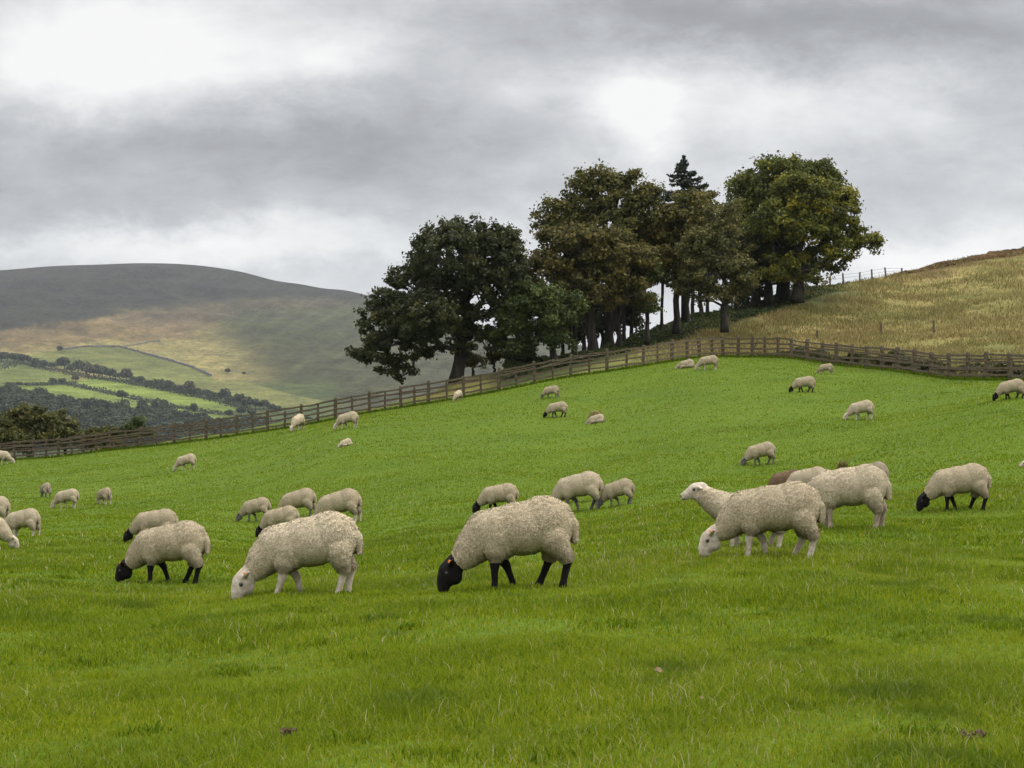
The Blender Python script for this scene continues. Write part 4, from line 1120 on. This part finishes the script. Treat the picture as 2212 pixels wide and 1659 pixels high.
sheep(78, 113, 1074, -55, 'stand', 'grey', 'grey', "small shaggy greyish sheep, farthest of the three at the left below the fence")
sheep(107, 173, 1097, -10, 'stride', 'cream', 'white', "white faced sheep grazing in the middle of the three small ones at the left")
sheep(200, 244, 1091, -48, 'stand', 'fawn', 'white', "sheep turned away showing a dark tail, right of the white faced one at the left")
sheep(-20, 32, 1004, 178, 'walk', 'cream', 'white', "sheep cut by the left edge grazing rightwards just below the fence")
sheep(373, 427, 1014, -4, 'stride', 'cream', 'white', "lone cream sheep grazing below the left part of the fence")
sheep(628, 659, 929, 68, 'stand', 'cream', 'white', "plump sheep facing the camera against the left fence")
sheep(720, 777, 927, -6, 'walk', 'cream', 'white', "cream sheep with its tail held out grazing just below the left fence")
sheep(731, 762, 959, 40, 'lying', 'cream', 'white', "small sheep lying in the grass below the one with its tail held out")
sheep(978, 1000, 866, 62, 'stand', 'cream', 'tan', "tiny pale sheep beside a fence post under the big spreading tree")
sheep(1168, 1208, 859, -22, 'stand', 'fawn', 'grey', "small sheep grazing nearest the fence above the black faced one in mid field")
sheep(1173, 1227, 901, -6, 'stride', 'fawn', 'black', "small black faced sheep grazing in mid field left of a lying sheep")
sheep(1264, 1307, 914, -12, 'lying', 'cream', 'white', "sheep lying in the middle of the field in front of a brown weed clump")
sheep(1458, 1501, 797, -6, 'lying', 'fawn', 'white', "sheep lying by the fence corner, left of a standing one")
sheep(1501, 1552, 799, -4, 'stand', 'fawn', 'white', "standing sheep grazing by the fence corner, right of a lying one")
sheep(1704, 1761, 845, -6, 'stride', 'fawn', 'black', "small black faced sheep grazing below the right fence")
sheep(1765, 1798, 810, -30, 'stand', 'fawn', 'tan', "tiny sheep close under the right fence, above the black faced one")
sheep(1822, 1890, 905, -4, 'step', 'cream', 'white', "white faced sheep grazing alone in the upper right of the field")
sheep(2145, 2216, 867, -6, 'stride', 'fawn', 'black', "black faced sheep grazing at the right edge below the fence")
sheep(2207, 2290, 1040, -4, 'headup', 'cream', 'white', "sheep just entering the picture at the right edge, only its nose showing")
print("SHEEP", LOG)
# ------------------------------------------------------------------ grass
def b_blade(nt, out, rough=.6, spec=.05):
    t = nt.attr('tint'); p = nt.pos()
    n1 = nt.noise(p, .35, 4, .6); n2 = nt.noise(p, 1.9, 4, .6)
    c = nt.ramp(t, [(0, (.034, .066, .003)), (.45, (.112, .166, .004)), (.80, (.205, .255, .007)), (.90, (.235, .235, .016)), (.93, (.27, .24, .075)), (1, (.42, .38, .22))])
    c = nt.mix(nt.ramp(n1, [(.36, .35), (.52, 0.0)]), c, (.066, .112, .005, 1))
    c = nt.mix(nt.ramp(nt.noise(p, 1.1, 3, .6), [(.34, .6), (.43, 0.0)]), c, (.050, .088, .006, 1))
    c = nt.mix(nt.ramp(n2, [(.60, 0.0), (.78, .45)]), c, (.175, .200, .012, 1))
    surf(nt, out, c, rough, spec, None, .45)
M_BLADE = material("pasture_blades", b_blade)
M_BLADE_GLOSS = material("glossy_pasture_blades", lambda nt, out: b_blade(nt, out, .45, .10))
def b_straw(nt, out):
    t = nt.attr('tint'); p = nt.pos(); n1 = nt.noise(p, .12, 4, .6)
    c = nt.ramp(t, [(0, (.105, .105, .028)), (.35, (.185, .152, .052)), (.7, (.275, .212, .09)), (1, (.44, .35, .18))])
    c = nt.mix(nt.ramp(n1, [(.38, .55), (.58, 0.0)]), c, (.125, .130, .034, 1))
    surf(nt, out, c, .8, .15, None, .25)
M_STRAW = material("dry_grass_blades", b_straw)
def blades(x, y, z, h, w, lean, tint):
    n = len(x); a = rng.uniform(0, 6.283, n); c, s = np.cos(a), np.sin(a)
    b = rng.uniform(0, 6.283, n); lx, ly = np.cos(b) * lean * h, np.sin(b) * lean * h
    o = np.stack([x, y, z], -1); u = np.stack([c, s, np.zeros(n)], -1) * (w * .5)[:, None]
    m = o + np.stack([lx * .32, ly * .32, h * .58], -1); t = o + np.stack([lx, ly, h * (1 - .25 * lean)], -1)
    V = np.stack([o - u, o + u, m + u * .8, m - u * .8, t], 1).reshape(-1, 3)
    i = np.arange(n)[:, None] * 5
    return V, np.c_[i, i + 1, i + 2, i + 3], np.c_[i + 3, i + 2, i + 4], np.repeat(tint, 5)
def make_grass():
    parts = []
    def zone(y0, y1, n, h0, h1, w0, w1, kmax, dt):
        y = np.sqrt(rng.uniform(y0 ** 2, y1 ** 2, n)); x = rng.uniform(-kmax, kmax, n) * y
        m = int(n * .5 * 3.6 / (kmax * (y0 + y1) * .5))           # thinner cover carried a few metres to either side
        ym = rng.uniform(y0, y1, m); xm = rng.choice([-1, 1], m) * (kmax * ym + rng.uniform(0, 3.6, m))
        x, y = np.r_[x, xm], np.r_[y, ym]
        ok = y < fence_Y(x / y) - .1; x, y = x[ok], y[ok]; n = len(x)
        tus = sn(x, y, 55, 1.9, 3) * (1.0 if y0 < 18 else .55 if y0 < 34 else .25); big = sn(x, y, 56, .5, 2)
        keep = rng.random(n) < np.clip(.85 + .3 * tus, .6, 1); x, y, tus, big = x[keep], y[keep], tus[keep], big[keep]; n = len(x)
        z = field_z(x, y)
        h = rng.uniform(h0, h1, n) * np.clip(1.05 + .5 * tus + .2 * big, .6, 2.0)
        t = np.clip(rng.normal(.46, .22 if y0 < 34 else .11, n) - .12 * tus + dt, 0, .88)
        dry = rng.random(n) < np.clip(.028 + .03 * big, .008, .09); t[dry] = rng.uniform(.90, 1.0, dry.sum()); h[dry] *= rng.uniform(.9, 1.5, dry.sum())
        parts.append(blades(x, y, z - .01, h, rng.uniform(w0, w1, n), rng.uniform(.15, .95, n), t))
    zone(5.2, 10, 210000, .030, .078, .0032, .0060, .36, .17)
    zone(10, 18, 230000, .030, .075, .0050, .0085, .345, .14)
    zone(18, 34, 200000, .035, .080, .010, .017, .34, .04)
    zone(34, 62, 150000, .03, .065, .02, .034, .335, .05)
    zone(62, 103, 120000, .03, .065, .035, .06, .335, .06)
    near = len(parts)
    # ranker, darker tufts the sheep leave alone
    for i in range(240):
        y0 = rng.uniform(5.6, 26); x0 = rng.uniform(-.34, .34) * y0; r = rng.uniform(.06, .24) * (1 + y0 / 60); m = int(150 + 500 * r)
        a = rng.uniform(0, 6.28, m); q = np.sqrt(rng.random(m)) * r; xx = x0 + np.cos(a) * q * 1.6; yy = y0 + np.sin(a) * q
        hh = rng.uniform(.035, .09, m) * (1.15 - .75 * q / r); keep = rng.random(m) > (q / r) ** 2 * .7; xx, yy, hh = xx[keep], yy[keep], hh[keep]; m = len(xx)
        parts.append(blades(xx, yy, field_z(xx, yy) - .01, hh, rng.uniform(.004, .007, m) * (1 + y0 / 14), rng.uniform(.2, .9, m), np.clip(rng.normal(.32 if i % 3 else .70, .16, m), 0, .88)))
    # long uncut grass at the fence foot, tinted dark to stand for the shade
    k = rng.uniform(-.36, .36, 16000); y = fence_Y(k) + rng.normal(0, .18, len(k)) - .02; x = k * y
    z = field_z(x, np.minimum(y, fence_Y(k)))
    parts.append(blades(x, y, z - .03, rng.uniform(.08, .26, len(k)), rng.uniform(.03, .05, len(k)), rng.uniform(.2, .8, len(k)), np.clip(rng.normal(.28, .18, len(k)), 0, .96)))
    V = []; Q = []; T = []; A = []; n = 0; m1 = []; m2 = []
    for i, (v, q, t, a) in enumerate(parts): V.append(v); Q.append(q + n); T.append(t + n); A.append(a); n += len(v); m1.append(np.full(len(q), 1 if i < 3 else 0)); m2.append(np.full(len(t), 1 if i < 3 else 0))
    me = mesh_np("grass", np.concatenate(V), [np.concatenate(Q), np.concatenate(T)], {'tint': np.concatenate(A)}, True, [M_BLADE, M_BLADE_GLOSS], np.concatenate(m1 + m2))
    tag(put("grass", me), "short bright green pasture grass with a few dry stalks", "grass", None, 'stuff')
    # rough dry grass on the slope beyond the fence
    n = 150000; k = rng.uniform(.03, .36, n) ; t = rng.uniform(0.02, 1.0, n)
    px = k * F + W / 2; keep = rng.random(n) < sm(1350, 1650, px + t * 60) ; k, t = k[keep], t[keep]
    Y, z = slope_z(k, t); x = k * Y; n = len(k)
    tus = sn(x, Y, 61, .8, 3)
    rd = ridge_Y(k) - Y; wood = sm(14, 6, rd) * sm(1920, 1760, k * F + W / 2)
    keep = rng.random(n) < np.clip((.7 + .5 * tus) * (1 - wood * .8), .05, 1); x, Y, z, tus, k, rd = (q[keep] for q in (x, Y, z, tus, k, rd)); n = len(x)
    h = rng.uniform(.14, .42, n) * np.clip(1 + .4 * tus, .5, 1.6)
    V, Q, T, A = blades(x, Y, z - .03, h, rng.uniform(.03, .065, n), rng.uniform(.2, 1.0, n), np.clip(rng.normal(.45, .15, n) + .05 * tus, 0, 1))
    me = mesh_np("rough_grass", V, [Q, T], {'tint': A}, True, [M_STRAW])
    tag(put("rough_grass", me), "rough tan and olive grass covering the slope beyond the fence", "grass", None, 'stuff')
make_grass()
def scrub(name, label, cat, pts, n, leaf, mat, tilt=0.0, tmean=.45):
    """low tangled growth scattered over a strip: pts gives (k, t, height)"""
    k, t, h = pts; Y, z = slope_z(k, t)
    lum = np.clip(.6 + .7 * sn(k * Y, Y, 71, 1.1, 3), .1, 1.5)
    zz = z + rng.random(len(k)) ** .8 * h * lum
    C = np.stack([k * Y, Y, zz], -1)
    V, Q = quads(C, leaf, None, .6)
    ti = np.clip(rng.normal(tmean, .18, len(k)) + .25 * sn(k * Y, Y, 72, .9, 2), 0, 1)
    tag(put(name, mesh_np(name, V, [Q], {'tint': np.repeat(ti, 4)}, False, [mat])), label, cat, None, 'stuff')
n = 28000; px = rng.uniform(1090, 1850, n); px = px[rng.random(n) < sm(1850, 1720, px)]; n = len(px); k = (px - W / 2) / F
dep = rng.uniform(0, 1, n) ** 1.3 * np.interp(px, [1090, 1300, 1500, 1700, 1830], [5, 7, 9, 9, 4])
a, b = fence_Y(k), ridge_Y(k)
scrub("undergrowth", "dark low undergrowth on the bank along the foot of the wood", "undergrowth", (k, np.clip((b - dep - a) / (b - a), .1, 1.0), np.interp(px, [1090, 1600, 1730, 1830], [.6, .5, .4, .08])), n, .13, M_LEAF['green'], tmean=.28)
n = 24000; px = np.r_[rng.uniform(1640, 2290, n)]; k = (px - W / 2) / F
off = rng.uniform(.6, 1, n) * np.interp(px, [1640, 1760, 1900, 2290], [1.0, 2.5, 4.5, 6.0]) * rng.uniform(.3, 1, n); a, b = fence_Y(k), ridge_Y(k)
scrub("brambles", "tangle of dark brambles and bracken behind the fence on the right", "brambles", (k, (off + .5) / (b - a), np.interp(px, [1640, 1800, 2290], [.3, .75, .9])), n, .15, M_LEAF['scrub'], tmean=.42)
n = 12000; px = rng.uniform(1925, 2330, n); k = (px - W / 2) / F; a, b = fence_Y(k), ridge_Y(k)
scrub("bracken", "rusty bracken along the crest of the slope at the upper right", "bracken", (k, np.clip((b - rng.uniform(0, 1, n) ** 1.5 * np.interp(px, [1900, 2050, 2330], [.6, 2.2, 5]) - a) / (b - a), 0, 1), np.interp(px, [1900, 1990, 2330], [.05, .22, .4])), n, .13, material("bracken_fronds", b_leaf([(0, (.075, .045, .020)), (.5, (.155, .095, .042)), (1, (.23, .15, .07))])), tmean=.5)

# ------------------------------------------------------------------ small things lying in the pasture
M_DEAD = material("dead_plant_matter", b_leaf([(0, (.06, .035, .018)), (.5, (.17, .105, .055)), (1, (.36, .27, .16))]))
def weed(px, py, w, h, label):
    g = ground(px, py); a = w / F * g.y; hh = h / F * g.y; n = 520
    an = rng.uniform(0, 6.28, n); r = np.sqrt(rng.random(n)) * a * .5
    z = rng.random(n) * hh
    C = np.stack([np.cos(an) * r, np.sin(an) * r, z * np.clip(1.15 - (r / a) ** 2 * 2.2, .3, 1)], -1)
    V, Q = quads(C, .030 * g.y / 40, None, .2, 3.0)
    mb = MB()
    for i in range(26):
        an = rng.uniform(0, 6.28); r = rng.uniform(.1, .45) * a; mb.tube([(r * .3 * math.cos(an), r * .3 * math.sin(an), -.02), (r * math.cos(an), r * math.sin(an), hh * rng.uniform(.6, 1))], [.006, .003], 4, cap=False)
    e = tag(empty("dry_weed", g), label, "weed", "dry weed clumps")
    put("stem", mb.mesh("stem", [M_DEAD], attrs={'tint': np.full(mb.n, .5)}), e)
    put("seed_head", mesh_np("seed_head", V, [Q], {'tint': np.repeat(np.clip(rng.normal(.5, .2, n), 0, 1), 4)}, False, [M_STRAW]), e)
weed(1820, 1026, 24, 28, "brown dry weed clump left of the greyish sheep seen from behind")
weed(1287, 909, 34, 22, "brown dry weed clump behind the sheep lying in mid field")
def dead_leaf(px, py, size, label):
    g = ground(px, py); s = size / F * g.y; n = 9
    V = []; Q = []
    for i in range(n):
        f = i / (n - 1); w = math.sin(math.pi * min(f * .93 + .05, 1)) * .32
        for j, u in enumerate((-1, -.4, .4, 1)): V.append(((f - .5) * s, u * w * s, .05 + .12 * s * abs(u) + .10 * s * math.sin(f * 5)))
    for i in range(n - 1):
        for j in range(3): Q.append((i * 4 + j, i * 4 + j + 1, i * 4 + 5 + j, i * 4 + 4 + j))
    m = mesh_np("dead_leaf", V, [np.array(Q)], {'tint': np.linspace(.4, .8, len(V))}, True, [M_DEAD])
    o = put("dead_leaf", m, None, g); o.rotation_euler = (.5, .1, rng.uniform(-.6, .6)); tag(o, label, "leaf")
dead_leaf(1423, 1452, 24, "curled brown dead leaf lying in the foreground grass right of the middle")
dead_leaf(1516, 1531, 14, "small pale dead leaf in the foreground, below the curled brown one")
def dung(px, py, w, label):
    g = ground(px, py); s = w / F * g.y; bm = bmesh.new()
    for i in range(14):
        c = (rng.uniform(-.5, .5) * s, rng.uniform(-.3, .3) * s, .03 + rng.uniform(0, .02)); r = s * rng.uniform(.10, .17)
        bmesh.ops.create_icosphere(bm, subdivisions=2, radius=1, matrix=Matrix.Translation(c) @ Euler(rng.uniform(0, 3, 3)).to_matrix().to_4x4() @ Matrix.Diagonal((r, r * .8, r * .6, 1)))
    for v in bm.verts: v.co += Vector(rng.normal(0, .003, 3))
    me = bpy.data.meshes.new("dung_pat"); bm.to_mesh(me); bm.free(); me.materials.append(material("dry_dung", lambda nt, out: surf(nt, out, nt.ramp(nt.noise(nt.obj(), 30, 4), [(.3, (.060, .042, .022)), (.7, (.18, .13, .075))]), .95)))
    o = put("dung_pat", me, None, g); tag(o, label, "dung")
dung(2103, 1618, 50, "lumpy brown dung at the lower right corner of the grass")
dung(622, 1590, 30, "small brown dung lump in a dark hollow of the foreground grass")
# ------------------------------------------------------------------ the air between here and the far hill
def make_haze():
    me = bpy.data.meshes.new("haze"); bm = bmesh.new()
    bmesh.ops.create_cube(bm, size=1.0); bm.to_mesh(me); bm.free()
    m = bpy.data.materials.new("thin_air"); m.use_nodes = True; nt = NT(m.node_tree); nt.n.clear()
    out = nt.new('ShaderNodeOutputMaterial'); v = nt.new('ShaderNodeVolumePrincipled')
    v.inputs['Color'].default_value = (.80, .86, .95, 1); v.inputs['Density'].default_value = HAZE; v.inputs['Anisotropy'].default_value = .2
    nt.l.new(v.outputs[0], out.inputs['Volume'])
    me.materials.append(m)
    o = put("haze", me); o.location = (0, 2400, 130); o.scale = (13000, 5600, 620)
    tag(o, kind='stuff')
HAZE = 0.000045
make_haze()
